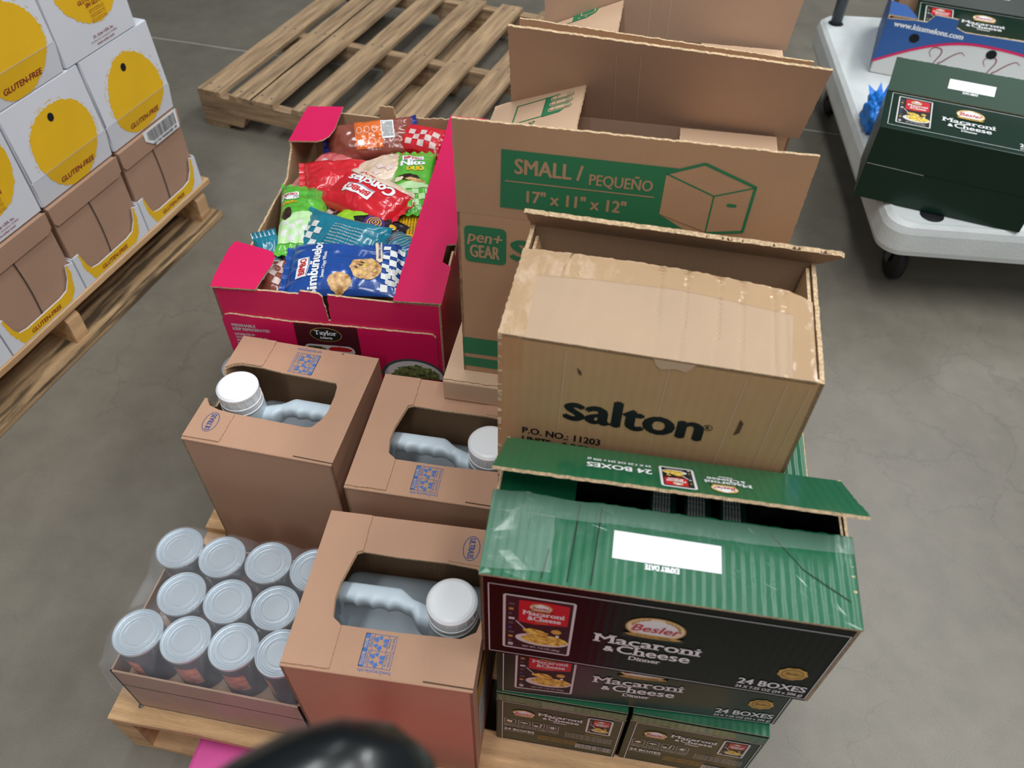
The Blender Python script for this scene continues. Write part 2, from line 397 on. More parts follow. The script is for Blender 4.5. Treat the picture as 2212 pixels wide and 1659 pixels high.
def pallet(name, label, loc, rz, W, D, boards, bw, topz, mdeck, mstr, along_x, bottoms=True, group=None, notch=True):
    """along_x: deck boards run along local x (stringers along y); else the other way round"""
    t = thing(name, label, 'pallet', loc, rz, group); T = .018; sz0 = .018 if bottoms else 0
    st_t = .038
    if along_x:
        for y in boards: board('deck_board', t, W, bw, T, (0, y, topz - T), 0, mdeck)
        spos = [0, W / 2 - st_t / 2, W - st_t]; L = D
    else:
        for x in boards: board('deck_board', t, D, bw, T, (x + bw, 0, topz - T), PI / 2, mdeck)
        spos = [0, D / 2 - st_t / 2, D - st_t]; L = W
    for sp in spos:
        b = MB(); z0, z1 = sz0, topz - T
        o = [(0, z0), (L * .13, z0)]
        if notch:
            for c in (.13, .62): o += [(L * c + .02, z0 + .04), (L * (c + .25) - .02, z0 + .04), (L * (c + .25), z0)] + ([(L * .62, z0)] if c < .5 else [])
        o += [(L, z0), (L, z1), (0, z1)]
        M = FM((sp + (st_t if 0 else 0), 0, 0), (0, 1, 0), (0, 0, 1)) if along_x else FM((0, sp + st_t, 0), (1, 0, 0), (0, 0, 1))
        b.plate([o], st_t, M, mstr, mstr, mstr); b.obj('stringer', t)
    if bottoms:
        if along_x:
            for y in (boards[0], D / 2 - bw / 2, boards[-1]): board('bottom_board', t, W, bw, .018, (0, y, 0), 0, mstr, False)
        else:
            for x in (0, W / 2 - bw / 2, W - bw): board('bottom_board', t, D, bw, .018, (x + bw, 0, 0), PI / 2, mstr, False)
    return t
pallet('wooden_pallet', 'pale pine pallet carrying the jug cartons, cans, green cartons and brown boxes', (-.727, .343, 0), 0, 1.03, 1.219,
       [0, .187, .373, .56, .746, .933, 1.119], .1, .14, WD, WD, True)
pallet('wooden_pallet', 'empty weathered pallet lying on the floor behind the pink produce box', (-1.514, 2.346, 0), R(-11), 1.2, 1.05,
       [0, .13, .21, .375, .55, .71, .88, 1.06], .092, .135, WO, WO, False, bottoms=True)

# ------------------------------------------------------------------ pallet on the left with gluten-free cartons
LP = thing('wooden_pallet', 'pine pallet with scuffed bottom boards under the stacked white and yellow cartons', 'pallet', (-1.439, .644, 0), R(80.7))
for i, y in enumerate((0, .17, .34, .51, .68, .85)): board('deck_board', LP, 1.22, .11, .02, (0, y, .115), 0, WD)
for i, y in enumerate((0, .42, .85)): board('bottom_board', LP, 1.22, .125, .02, (0, y - (.012 if i == 0 else 0), 0), 0, WST, False)
for i, x in enumerate((0.01, .595, 1.15)):
    b = MB()
    o = [(0.01, .02), (.95, .02), (.95, .115), (.03, .115), (.008, .09)]
    b.plate([o], .042, FM((x, 0, 0), (0, 1, 0), (0, 0, 1)), WD, WD, WD); b.obj('stringer', LP)
def blob(cx, cz, rx, rz, n=150, seed=1):
    random.seed(seed); P = []
    for i in range(n):
        a = 2 * PI * i / n; q = 1 + .035 * math.sin(3 * a + seed) + random.uniform(-.022, .022); P.append((cx + rx * q * math.cos(a), cz + rz * q * math.sin(a)))
    return P
def clipz(P, z, above):
    o = []
    for i in range(len(P)):
        a, b = P[i], P[(i + 1) % len(P)]; ia, ib = (a[1] >= z) == above, (b[1] >= z) == above
        if ia: o.append(a)
        if ia != ib: k = (z - a[1]) / (b[1] - a[1]); o.append((a[0] + (b[0] - a[0]) * k, z))
    return o
HOLE = mat('vent_hole_dark', '0A0908', .9)
def white_carton(x, z, label, kind, parent_M=None, W=.25, H=.236, D=.38):
    a = R(80.7); loc = V((-1.439 + x * math.cos(a), .644 + x * math.sin(a), z))
    t = thing('food_carton', label, 'box', loc + V((-math.sin(a), math.cos(a), 0)) * .014, a, 'white gluten-free cartons with a yellow spot')
    b = MB(); zc = .068; bul = .006
    b.box((0, .004, 0), (W, D, H), SCB, None, .003)
    up = FM((0, 0, 0), (1, 0, 0), (0, 0, 1)); M1 = FM((0, -bul + .006, zc), (1, 0, 0), (0, bul, H - zc)); M2 = FM((0, .006, 0), (1, 0, 0), (0, -bul, zc))
    if kind == 'A':
        hole = [(W * .49 + .012 * math.cos(k * PI / 8) * .75, H * .72 + .010 * math.sin(k * PI / 8) - zc) for k in range(16)]
        b.plate([[(0.002, 0), (W - .002, 0), (W - .002, H - zc - .002), (0.002, H - zc - .002)]], .003, M1, SCB, None, SCB)
        b.plate([[(0.004, 0.001), (W - .004, 0.001), (W, zc), (0, zc)]], .003, M2, SCB, None, SCB)
        P = blob(W * .53, H * .42, W * .385, H * .42, seed=int(x * 100) % 17)
        b.decal([[(p[0], p[1] - zc) for p in clipz(P, zc, True)]], M1, YE, .0036)
        b.decal([[(p[0], max(.001, p[1])) for p in clipz(P, zc, False)]], M2, YE, .0036)
        random.seed(3)
        for k in range(70):
            an = random.uniform(0, 2 * PI); q = random.uniform(1.02, 1.09); px = W * .53 + W * .385 * q * math.cos(an); pz = H * .42 + H * .42 * q * math.sin(an)
            if pz - zc > .002 and pz < H - .004: b.line((px - .004 * math.sin(an), pz - zc + .004 * math.cos(an)), (px + .004 * math.sin(an), pz - zc - .004 * math.cos(an)), .0009, M1, YE, .0036)
        b.decal([hole], M1, HOLE, .004)
        b.text('GLUTEN-FREE', .077, .024, .0125, M2, MR, .0005, .112, .12, h=.0042)
        b.line((.004, 0.001), (W - .004, 0.001), .0008, M1, WL, .0037)
    else:
        b.plate([[(0.002, 0.001), (W - .002, 0.001), (W - .002, H - .002), (0.002, H - .002)]], .002, front((0, .004, 0)), SCB, None, SCB)
        F = front((0, .002, 0))
        P = [p for p in clipz(blob(W * .56, .152, .098, .098, seed=5), H - .004, False)]
        b.decal([P], F, YE, .0006)
        b.text('GLUTEN-FREE', .098, .104, .009, F, MR, .0003, .075, .1, h=.0012); b.text('SIN GLUTEN', .118, .092, .009, F, MR, .0003, .062, .1, h=.0012)
        for k in range(6): b.text(('CRACKERS ROSEMARY 16 OZ', 'KEEP IN A COOL DRY PLACE', 'GALLETAS SIN GLUTEN')[k % 3], .122, .083 - k * .0045 - (k // 2) * .002, .0026, F, MR, 0, .05, .1, h=.0012)
        b.text('Dr. Schar USA, Inc.', .108, .026, .0065, F, MR, .0001, .07, .15, h=.0012); b.text('125 Main Drive, Swedesboro, NJ 08085', .096, .018, .0035, F, MR, 0, .09, .15, h=.0012)
        b.text('www.schar.com', .112, .009, .0055, F, MR, .0001, .06, .15, h=.0012)
    b.obj('carton_body', t)
    return t
U = [.943, .688, .433, .178]
white_carton(U[0] + .001, .376, 'white gluten-free carton at the far end of the middle row, above the barcode sticker', 'A')
white_carton(U[1], .376, 'white yellow-spotted carton in the middle row, second from the far end', 'A')
white_carton(U[2], .376, 'white carton in the middle row cut by the photo edge, printed with an address', 'B')
white_carton(.905, .614, 'top row white carton at the far end, lettered SIN GLUTEN with a web address', 'B')
white_carton(.65, .614, 'top row white carton with GLUTEN-FREE band, in the photo corner', 'A')
def tray_carton(x, label, sticker=False, W=.25, H=.236, D=.38):
    a = R(80.7); loc = V((-1.439 + x * math.cos(a), .644 + x * math.sin(a), .136)) + V((-math.sin(a), math.cos(a), 0)) * .006
    t = thing('display_carton', label, 'box', loc, a, 'brown display cartons in yellow-rimmed trays')
    b = MB(); b.box((.004, .006, 0), (W - .004, D, H), KB, None, .003)
    F = front((0, .005, 0)); cv = []
    for k in range(9): cv.append((W * .47 + .004 * math.sin(k / 8 * PI), .185 - k / 8 * .16))
    for k in range(8): b.line(cv[k], cv[k + 1], .0028, F, HOLE, .0014)
    b.obj('carton_body', t)
    b = MB(); b.plate([[(.002, .186 + .01), (.010, .186), (W - .02, .186), (W - .005, .195), (W - .003, H), (.002, H)]], .004, front((0, .005, 0)), KB, KB, KB)
    b.obj('hood_panel', t)
    b = MB(); F = front((0, 0, 0))
    o = [(0, 0), (W, 0), (W, .086), (W - .022, .094), (W - .033, .058), (W - .05, .036), (W - .075, .031), (.062, .031), (.04, .036), (.03, .052), (.02, .094), (0, .094)]
    b.plate([o], .003, F, SCB, SCB, SCB)
    yel = [(.036, .003), (W - .05, .003), (W - .03, .02), (W - .018, .06), (W - .016, .088), (W - .022, .093), (W - .033, .058), (W - .05, .036), (W - .075, .0305), (.062, .0305), (.04, .036), (.03, .052), (.02, .093), (.016, .09), (.018, .05)]
    b.decal([rag(yel, (2, 3, 13, 14), .002, .003)], F, YE, .0034)
    b.text('GLUTEN-FREE', .068, .0095, .0105, F, MR, .0005, .098, .12, h=.0038)
    for sx in (-.0005, W - .0025): b.box((sx, 0, 0), (sx + .003, D, .09), SCB)
    b.obj('display_tray', t)
    if sticker:
        b = MB(); Fs = front((0, -.0005, 0)); b.plate([[(.1, .218), (.135, .19), (.235, .19), (.239, .242), (.1, .242)]], .0006, Fs, WH, WH, WH)
        random.seed(4); x_ = .112
        while x_ < .228: wd = random.choice((.0008, .0016, .0024)); b.rect(x_, .205 + max(0, (.13 - x_) * .6), x_ + wd, .237, Fs, BK, .001); x_ += wd + random.choice((.001, .0018))
        b.text('00175019000003881 89', .125, .194, .0075, Fs, BK, .0002, .1, h=.001)
        b.obj('barcode_label', t, label='white barcode label hanging over the brown panel')
    return t
tray_carton(U[0], 'brown display carton at the far end of the bottom row, under a barcode sticker', True)
tray_carton(U[1], 'brown display carton in the bottom row, second from the far end')
tray_carton(U[2], 'brown display carton in the bottom row, third from the far end')
tray_carton(U[3], 'brown display carton at the near end of the bottom row, cut by the photo edge')

# ------------------------------------------------------------------ cartons with white plastic jugs
JW, JD, JH = .2557, .239, .34
def recycle(b, M, w, h):
    """how-to-recycle panel, w along its own x"""
    b.frame(0, 0, w, h, .0007, M, BL); b.rect(0, 0, w, h * .16, M, BL); b.rect(0, h * .28, w, h * .295, M, BL); b.rect(w / 2 - .0003, 0, w / 2 + .0003, h, M, BL); b.rect(0, h * .74, w, h * .755, M, BL)
    b.text('BOX', w * .17, h * .03, h * .1, M, KF, .0001, h=.0009); b.text('BOTTLE', w * .58, h * .03, h * .1, M, KF, .0001, w * .36, h=.0009)
    b.text('PAPER', w * .08, h * .18, h * .08, M, BL, 0, w * .34); b.text('PLASTIC', w * .54, h * .18, h * .08, M, BL, 0, w * .4)
    b.text('Flatten Before', w * .05, h * .89, h * .06, M, BL, 0, w * .4); b.text('Recycling', w * .1, h * .79, h * .06, M, BL, 0, w * .28)
    b.text('Empty Bottle', w * .55, h * .89, h * .06, M, BL, 0, w * .38); b.text('Replace Cap', w * .56, h * .79, h * .06, M, BL, 0, w * .36)
    for cx in (w * .25, w * .75):
        cy = h * .52; r_ = min(w * .2, h * .21)
        for k in range(3):
            a = PI / 2 + k * 2 * PI / 3
            p = [(cx + r_ * q * math.cos(a + d), cy + r_ * q * math.sin(a + d)) for q, d in ((.55, -.80), (1.12, -.62), (1.02, -.05), (.52, -.12))]
            b.decal([p], M, BL)
            p = [(cx + r_ * q * math.cos(a + d), cy + r_ * q * math.sin(a + d)) for q, d in ((.50, .10), (1.02, .08), (1.12, .42), (1.34, .52), (.82, .98), (.30, .60), (.55, .52))]
            b.decal([p], M, BL)
HOLE_R = [(.052, .073), (.063, .065), (.143, .065), (.228, .068), (.247, .080), (.251, .10), (.251, .13), (.247, .165), (.232, .174), (.19, .177), (.12, .176), (.066, .178), (.058, .174), (.053, .150), (.048, .125), (.047, .099)]
J1OUT = [(0, 0), (JW, 0), (JW, JD), (0, JD), (0, .157), (.012, .168), (.026, .173), (.062, .174), (.103, .170), (.160, .169), (.202, .167), (.207, .158), (.210, .138), (.211, .105), (.207, .085), (.197, .067), (.188, .064), (.063, .066), (.034, .068), (.014, .074), (.004, .086), (0, .088)]
def logo35(b, Mu):
    b.ring(0, 0, .0205, .0125, .0012, Mu, BN); b.text('ULTRA35', 0, -.0042, .0085, Mu, BN, .0004, .033, 0, 'C')
def jug_carton(loc, rz, label, torn=False):
    t = thing('jug_carton', label, 'box', loc, rz, 'brown cartons holding white jugs'); th = .004
    b = MB()
    b.plate([[(0, 0), (JW, 0), (JW, JH), (0, JH)]], th, front((0, th, 0)), KJ, KI, KJ)
    b.plate([[(0, 0), (JW, 0), (JW, JH), (0, JH)]], th, FM((JW, JD - th, 0), (-1, 0, 0), (0, 0, 1)), KJ, KI, KJ)
    b.plate([[(0, 0), (JD, 0), (JD, JH), (0, JH)]], th, FM((JW - th, 0, 0), (0, 1, 0), (0, 0, 1)), KJ, KI, KJ)
    side = [(0, 0), (JD, 0), (JD, JH)] + ([(JD - .088, JH), (JD - .094, JH - .03), (JD - .105, JH - .034), (JD - .14, JH - .034), (JD - .152, JH - .028), (JD - .157, JH)][0:0] + [(.151, JH), (.148, JH - .026), (.138, JH - .036), (.105, JH - .036), (.09, JH - .02), (.082, JH)] if torn else []) + [(0, JH)]
    b.plate([side], th, FM((th, JD, 0), (0, -1, 0), (0, 0, 1)), KJ, KI, KE)
    b.rect(0, 0, JW, JD, topf((0, 0, .002)), KI)
    if not torn:
        Ms = FM((JW, 0, 0), (0, 1, 0), (0, 0, 1)); b.rect(.03, .20, .2, .27, Ms, GO); b.rect(.03, .08, .2, .20, Ms, WL); b.rect(.03, .27, .2, .285, Ms, BK)
        for k in range(16): b.text('FRYING OIL SOYBEAN CONTAINS TBHQ', .034, .086 + k * .0068, .0036, Ms, BK, 0, .16, 0, 'L', .0008)
    b.obj('carton_body', t)
    b = MB(); Mt = topf((0, 0, JH - .0026))
    if torn: b.plate([J1OUT], .003, Mt, KJ, KI, KE)
    else: b.plate([[(0, 0), (JW, 0), (JW, JD), (0, JD)], HOLE_R], .003, Mt, KJ, KI, KE)
    b.box((-.0005, -.0008, JH - .004), (JW + .0005, .0035, JH + .0006), KJ, None, .0018)
    M0 = topf((0, 0, JH + .0005))
    for p, q in (((.19, .0045), (.256, .0035)), ((.188, JD - .004), (.192, JD - .004))): b.line(p, q, .002, M0, KD)
    if torn:
        recycle(b, FM((.154, .1745, JH + .0005), (0, 1, 0), (-1, 0, 0)), .047, .044)
        b.text('how2recycle.info', .152, .2285, .0055, topf((0, 0, JH + .0005)), BL, 0, .044, align='R')
    else:
        recycle(b, FM((.1015, .059, JH + .0005), (0, -1, 0), (1, 0, 0)), .046, .043)
        b.text('how2recycle.info', 0, 0, .005, FM((.146, .0105, JH + .0005), (-1, 0, 0), (0, -1, 0)), BL, 0, .044)
    b.obj('top_panel', t)
    b = MB(); M1 = topf((0, 0, JH + .0008)); ft = .0026; e = .0008
    if torn:
        b.plate([rag([(e, .004), (.064, .005), (.064, .0635), (.034, .0665), (.014, .0725), (.004, .085), (e, .0865)], (1,), .0007, .008)], ft, M1, KJ, KJ, KE)
        Mu = FM((.0335, .0395, JH + .0005 + ft), (0, 1, 0), (-1, 0, 0)); logo35(b, Mu)
        b.obj('top_flap', t); b = MB()
        b.plate([rag([(e, .159), (.012, .169), (.026, .1745), (.060, .1745), (.064, .178), (.064, JD - .001), (e, JD - .001)], (4,), .0012, .008)], ft, M1, KJ, KJ, KE)
    else:
        o = [(e, .003), (.066, .004), (.0655, .0625), (.062, .0662), (.0512, .0735), (.0462, .099), (.0472, .125), (.0522, .150), (.0572, .175), (.0655, .179), (.064, JD - .001), (e, JD - .001)]
        b.plate([rag(o, (0, 9), .0006, .008)], ft, M1, KJ, KJ, KE)
        b.obj('top_flap', t); b = MB()
        b.plate([[(.1895, .180), (.2545, .177), (JW - e, JD - .001), (.188, JD - .001)]], .0012, M1, KJ, KJ, KE)
        logo35(b, FM((.2195, .2045, JH + .0005 + .0012), (0, -1, 0), (1, 0, 0)))
    b.obj('top_flap', t)
    return t
def jug(loc, rz, label, mirror=False):
    t = thing('plastic_jug', label, 'jug', loc, rz, 'white plastic jugs in brown cartons')
    fx = (lambda x: JW - x) if mirror else (lambda x: x)
    MX = Matrix.Translation((JW, 0, 0)) @ Matrix.Diagonal((-1, 1, 1, 1)) if mirror else Matrix.Identity(4)
    def fin(b, nm):
        if mirror:
            b.v = [MX @ v for v in b.v]; b.f = [f_[::-1] for f_ in b.f]
        return b.obj(nm, t)
    b = MB(); b.box((.007, .007, .004), (JW - .007, JD - .007, .190), PL, None, .022, 4)
    for f_ in range(len(b.sm)): b.sm[f_] = True
    b.lathe([(.0425, .178), (.0418, .20), (.0405, .225), (.0385, .262), (.0365, .29), (.0350, .316)], (.208, .114, 0), PL, 36)
    fin(b, 'jug_body')
    b = MB(); P = []; F = []; ns = 72; nc = 16
    for k in range(ns + 1):
        x = .020 + (.180 - .020) * k / ns
        def tab(q, T):
            for (a, va), (c, vc) in zip(T, T[1:]):
                if q <= c: f_ = (q - a) / (c - a); f_ = f_ * f_ * (3 - 2 * f_); return va + (vc - va) * f_
            return T[-1][1]
        hi = tab(x, [(.02, .149), (.04, .1495), (.122, .1495), (.150, .137), (.181, .133)])
        lo = tab(x, [(.02, .118), (.036, .119), (.045, .1175), (.128, .116), (.142, .118), (.158, .103), (.181, .099)])
        if .040 < x < .136: lo += .0042 * abs(math.sin(PI * (x - .040) / .024)) ** .8
        zt = tab(x, [(.02, .304), (.122, .304), (.150, .298), (.181, .294)]); zb = tab(x, [(.02, .200), (.034, .235), (.044, .276), (.132, .276), (.150, .262), (.165, .235), (.181, .21)])
        cy, hy, cz, hz = (hi + lo) / 2, (hi - lo) / 2, (zt + zb) / 2, (zt - zb) / 2
        for q in range(nc):
            a = 2 * PI * q / nc; c_, s_ = math.cos(a), math.sin(a); e_ = .62
            ym = (hi + tab(x, [(.02, .118), (.036, .119), (.045, .1175), (.128, .116), (.142, .118), (.158, .103), (.181, .099)])) / 2 + .003; P.append((x, ym + ((hi - ym) if c_ > 0 else (ym - lo)) * abs(c_) ** e_ * (1 if c_ > 0 else -1), cz + hz * abs(s_) ** e_ * (1 if s_ > 0 else -1)))
    for k in range(ns):
        for q in range(nc): F.append([k * nc + q, k * nc + (q + 1) % nc, (k + 1) * nc + (q + 1) % nc, (k + 1) * nc + q][::-1])
    F.append(list(range(nc))); F.append([ns * nc + q for q in range(nc)][::-1])
    b.add(P, F, PL, True)
    b.box((.014, .120, .17), (.034, .148, .300), PL, None, .006, 3)
    fin(b, 'jug_handle')
    b = MB(); c = (.208, .114, 0)
    prof = [(.0345, .316), (.0352, .326), (.0342, .3265), (.0342, .331), (.0338, .3445), (.0352, .3455), (.0352, .3495), (.0318, .353), (.028, .3545), (.0001, .3550)]
    b.lathe(prof, c, CP, 56, False)
    for k in range(16):
        a = 2 * PI * k / 16; M = Matrix.Translation(c) @ Matrix.Rotation(a, 4, 'Z')
        b.box((.0325, -.0012, .3315), (.0352, .0012, .3455), CP, M, .0006)
    b.lathe([(.0335, .310), (.0358, .3105), (.0358, .3145), (.0335, .315)], c, CP, 48)
    fin(b, 'jug_cap')
    return t
J1 = (-.655, .684, .14); J2 = (-.3675, .643, .14); J3 = (-.3606, .3595, .14)
jug_carton(J1, R(-1.4), 'brown jug carton with torn left side, behind the shrink-wrapped cans', True)
jug_carton(J2, R(1.0), 'brown jug carton standing between the torn carton and the tan appliance box')
jug_carton(J3, R(2.66), 'brown jug carton at the front, between the cans and the green cartons')
jug((J1[0], J1[1], J1[2] + .0025), R(-1.4), 'white jug with its cap on the left, in the torn carton', True)
jug((J2[0], J2[1], J2[2] + .0025), R(1.0), 'white jug whose cap is half hidden by the tan appliance box')
jug((J3[0], J3[1], J3[2] + .0025), R(2.66), 'white jug with fully visible cap on the right, in the front carton')

# ------------------------------------------------------------------ cans under shrink film
def can(loc, label, group, proto=[None]):
    if proto[0] is None:
        t = thing('food_can', label, 'can', loc, 0, group)
        b = MB(); b.lathe([(.0001, .001), (.034, .001), (.0362, .004), (.0352, .007), (.0352, .105), (.0365, .108)], (0, 0, 0), CANL, 40)
        for k in range(3):
            a0 = k * 2.1 + 3.9; P = []; 
            n = 12; b.add([(.0354 * math.cos(a0 + j * .09), .0354 * math.sin(a0 + j * .09), z) for z in (.03, .082) for j in range(n)], [[j, j + 1, n + j + 1, n + j] for j in range(n - 1)], CANR, True)
        b.obj('can_body', t)
        b = MB(); b.lathe([(.0353, .106), (.0374, .1075), (.0378, .1105), (.0370, .1128), (.0356, .1128), (.0346, .1085), (.0338, .1085), (.0326, .1104), (.0312, .1104), (.0304, .1078), (.0300, .1078), (.0290, .1102), (.0276, .1102), (.0268, .1078), (.0263, .1078), (.0254, .1092), (.0212, .1094), (.0206, .1074), (.0202, .1074), (.0194, .1094), (.0001, .1096)], (0, 0, 0), TIN, 64, False)
        b.obj('can_lid', t)
        proto[0] = t; return t
    c = proto[0].copy(); COL.objects.link(c); c.location = loc; c['label'] = label; c['group'] = group; c.rotation_euler = (0, 0, random.uniform(-.5, .5))
    for ch in proto[0].children:
        d = ch.copy(); d.parent = c; COL.objects.link(d)
    return c
CZ = .2315
rows = [[(-.638, .4165), (-.5625, .4195), (-.487, .4225), (-.4145, .4255)], [(-.602, .4880), (-.526, .4895), (-.449, .4930)], [(-.642, .5640), (-.567, .5610), (-.4895, .5650), (-.4135, .5660)]]
names = [['front left corner can of the shrink-wrapped pack', 'front row can, second from the left in the pack', 'front row can, third from the left in the pack', 'front row can half hidden by the front jug carton'],
         ['left can of the middle row in the wrapped pack', 'middle can of the middle row in the wrapped pack', 'right can of the middle row, beside the front jug carton'],
         ['back left corner can of the wrapped pack', 'back row can, second from the left in the pack', 'back row can, third from the left in the pack', 'back row can half hidden by the front jug carton']]
random.seed(2)
for r_, n_ in zip(rows, names):
    for p, nm in zip(r_, n_): can((p[0], p[1], CZ), nm, 'cans in the front shrink-wrapped pack')
TRAYK = mat('tray_kraft', 'B89A80', .8, var=.06, ns=8, grain=.06)
def can_tray(x0, y0, x1, y1, z0, zt, inner, label):
    t = thing('can_tray', label, 'tray', ((x0 + x1) / 2, y0, z0)); ox, oy, oz = (x0 + x1) / 2, y0, z0
    b = MB(); th = .003; a, c = (x0 - ox, 0), (x1 - ox, y1 - oy); h = zt - z0
    b.box((a[0], 0, 0), (c[0], th, h), TRAYK); b.box((a[0], c[1] - th, 0), (c[0], c[1], h), TRAYK)
    b.box((a[0], 0, 0), (a[0] + th, c[1], h), TRAYK); b.box((c[0] - th, 0, 0), (c[0], c[1], h), TRAYK)
    b.box((a[0], 0, 0), (c[0], c[1], .003), TRAYK); b.box((a[0], 0, inner - z0 - .003), (c[0], c[1], inner - z0 - .0004), TRAYK)
    b.obj('tray_walls', t); return t
can_tray(-.683, .372, -.376, .607, .14, .283, CZ, 'brown cardboard tray under the wrapped cans at the pallet corner')
# film: an envelope a little larger than the pack
def film():
    b = MB(); nx, ny = 74, 60; x0, x1, y0, y1 = -.6875, -.3745, .3665, .612; allc = [p for r_ in rows for p in r_]; P = []; F = []
    def ztop(x, y):
        d = min(math.hypot(x - p[0], y - p[1]) for p in allc)
        s_ = max(0, d - .036)
        return .3475 - min(.03, s_ * 1.15) + .0012 * noise.noise(V((x * 60, y * 60, 2)))
    for j in range(ny + 1):
        for i in range(nx + 1):
            u = i / nx; v = j / ny
            def ease(q):  # vertical skirts at both ends of the parameter range
                return min(1, max(0, (q - .16) / .68))
            uu, vv = ease(u), ease(v); x = x0 + (x1 - x0) * uu; y = y0 + (y1 - y0) * vv
            k = max((.16 - u) / .16, (u - .84) / .16, (.16 - v) / .16, (v - .84) / .16, 0)
            z = ztop(x, y)
            if k > 0:
                z = z + (.152 - z) * k; bulge = .004 * math.sin(PI * k) + .0035 * noise.noise(V((x * 40, y * 40, z * 18))) * min(1, k * 3)
                ox = -1 if u < .16 else (1 if u > .84 else 0); oy = -1 if v < .16 else (1 if v > .84 else 0)
                if ox > 0: bulge *= .2
                x += ox * bulge; y += oy * bulge
            P.append((x, y, z))
    for j in range(ny):
        for i in range(nx): a = j * (nx + 1) + i; F.append([a, a + 1, a + nx + 2, a + nx + 1])
    b.add(P, F, FILM, True)
    tag(b.obj('shrink_film'), 'clear wrinkled plastic film stretched over the pack of cans', 'film')
film()
# second pack, under the pink produce box
for p, nm in (((-.708, .966), 'can nearest the torn jug carton, peeking from under the pink box'), ((-.712, 1.043), 'can further back at the left edge, under the pink box'), ((-.71, 1.12), 'third can back from the torn jug carton, at the left edge of the pink box')):
    can((p[0], p[1], CZ), nm, 'cans under the pink produce box')
can_tray(-.748, .9265, -.30, 1.545, .14, .283, CZ, 'brown cardboard tray of cans under the pink produce box')

# ------------------------------------------------------------------ green dinner cartons
GL, GW, GH = .3997, .197, .196
def besler(b, M, w, sub=0, h=.0008):
    """logo: cream medallion with red script and a ribbon; M origin = centre"""
    k = w / .066
    b.oval(0, 0, .033 * k, .025 * k, M, GO, h); b.oval(0, 0, .031 * k, .0232 * k, M, CRM, h + .0001); b.oval(0, .001 * k, .024 * k, .018 * k, M, WH, h + .0002)
    for s_ in (-1, 1):
        for j in range(5):
            a = .25 + j * .23; b.oval(s_ * .0265 * k * math.cos(a), .0195 * k * math.sin(a) + .001 * k, .004 * k, .0016 * k, M, GO, h + .0003, 10, rot=s_ * (a + 1.2))
    b.rect(-.034 * k, -.026 * k, .034 * k, -.017 * k, M, GK, h + .0002)
    b.oval(0, -.0195 * k, .031 * k, .0045 * k, M, GO, h + .0003)
    b.text('The Finest Quality', 0, -.0212 * k, .0034 * k, M, GK, 0, .04 * k, 0, 'C', h + .0005)
    b.text('Besler', 0, -.008 * k, .0155 * k, M, WH, .0009 * k, .053 * k, .28, 'C', h + .0004)
    b.text('Besler', 0, -.008 * k, .0155 * k, M, RD, .0004 * k, .052 * k, .28, 'C', h + .0007)
def mactext(b, M, x, y, w, h=.0008, rise=0):
    """three-line title; x, y = left end of the first baseline; w = width of the word Macaroni"""
    k = w / .119
    b.text('Macaroni', x, y, .0195 * k, M, WH, .0006 * k, w, 0, 'L', h, 0, True)
    b.text('&', x + .012 * k, y - .0215 * k, .0125 * k, M, WH, .0008 * k, None, 0, 'L', h)
    b.text('Cheese', x + .027 * k, y - .0225 * k, .0195 * k, M, WH, .0006 * k, .083 * k, 0, 'L', h, 0, True)
    b.text('Dinner', x + .043 * k, y - .0365 * k, .0095 * k, M, WH, .0003 * k, .036 * k, 0, 'L', h, 0, True)
def macpic(b, M, w, h_, z=.0008):
    """picture of the dinner box; M origin = lower left"""
    b.decal([rrect(-.003, -.003, w + .003, h_ + .003, .004)], M, WL, z); b.rect(0, 0, w, h_, M, BK, z + .0001)
    b.decal([[(w * .2, h_ * .55), (w * .45, h_ * .53), (w * .95, h_ * .58), (w * .95, h_ * .95), (w * .6, h_ * .965), (w * .2, h_ * .95)]], M, RD, z + .0003)
    L2 = M @ Matrix.Translation((w * .53, h_ * .855, 0)); besler(b, L2, w * .34, 0, z + .0004)
    b.text('Macaroni', w * .27, h_ * .705, h_ * .075, M, WH, .0003, w * .62, 0, 'L', z + .0005, 0, True); b.text('&Cheese', w * .34, h_ * .61, h_ * .075, M, WH, .0003, w * .5, 0, 'L', z + .0005, 0, True)
    b.text('Dinner', w * .46, h_ * .565, h_ * .03, M, GO, 0, w * .2, 0, 'L', z + .0005)
    b.oval(w * .58, h_ * .23, w * .42, h_ * .12, M, WL, z + .0003); b.oval(w * .62, h_ * .245, w * .36, h_ * .10, M, MAC, z + .0004, 40, .08)
    b.line((w * .16, h_ * .56), (w * .33, h_ * .40), .0015, M, WL, z + .0004); b.oval(w * .47, h_ * .385, w * .19, h_ * .06, M, MAC, z + .0005, 26, .14, rot=-.2)
    b.oval(w * .79, h_ * .44, w * .08, h_ * .045, M, GO, z + .0004, 20); b.rect(w * .79, h_ * .335, w * .84, h_ * .375, M, WH, z + .0004)
    for k in range(9): b.rect(w * .05, h_ * (.12 + k * .09), w * (.10 + .02 * (k % 3)), h_ * (.16 + k * .09), M, (BN, GO, WL)[k % 3] if k % 2 else STL, z + .0003)
    for k in range(8): b.rect(w * (.05 + .01 * k), h_ * .04, w * (.056 + .01 * k), h_ * .10, M, WH, z + .0004)
    b.text('NET WT. 7.25 OZ (206g)', w * .28, h_ * .045, h_ * .035, M, WL, 0, w * .6, 0, 'L', z + .0004)
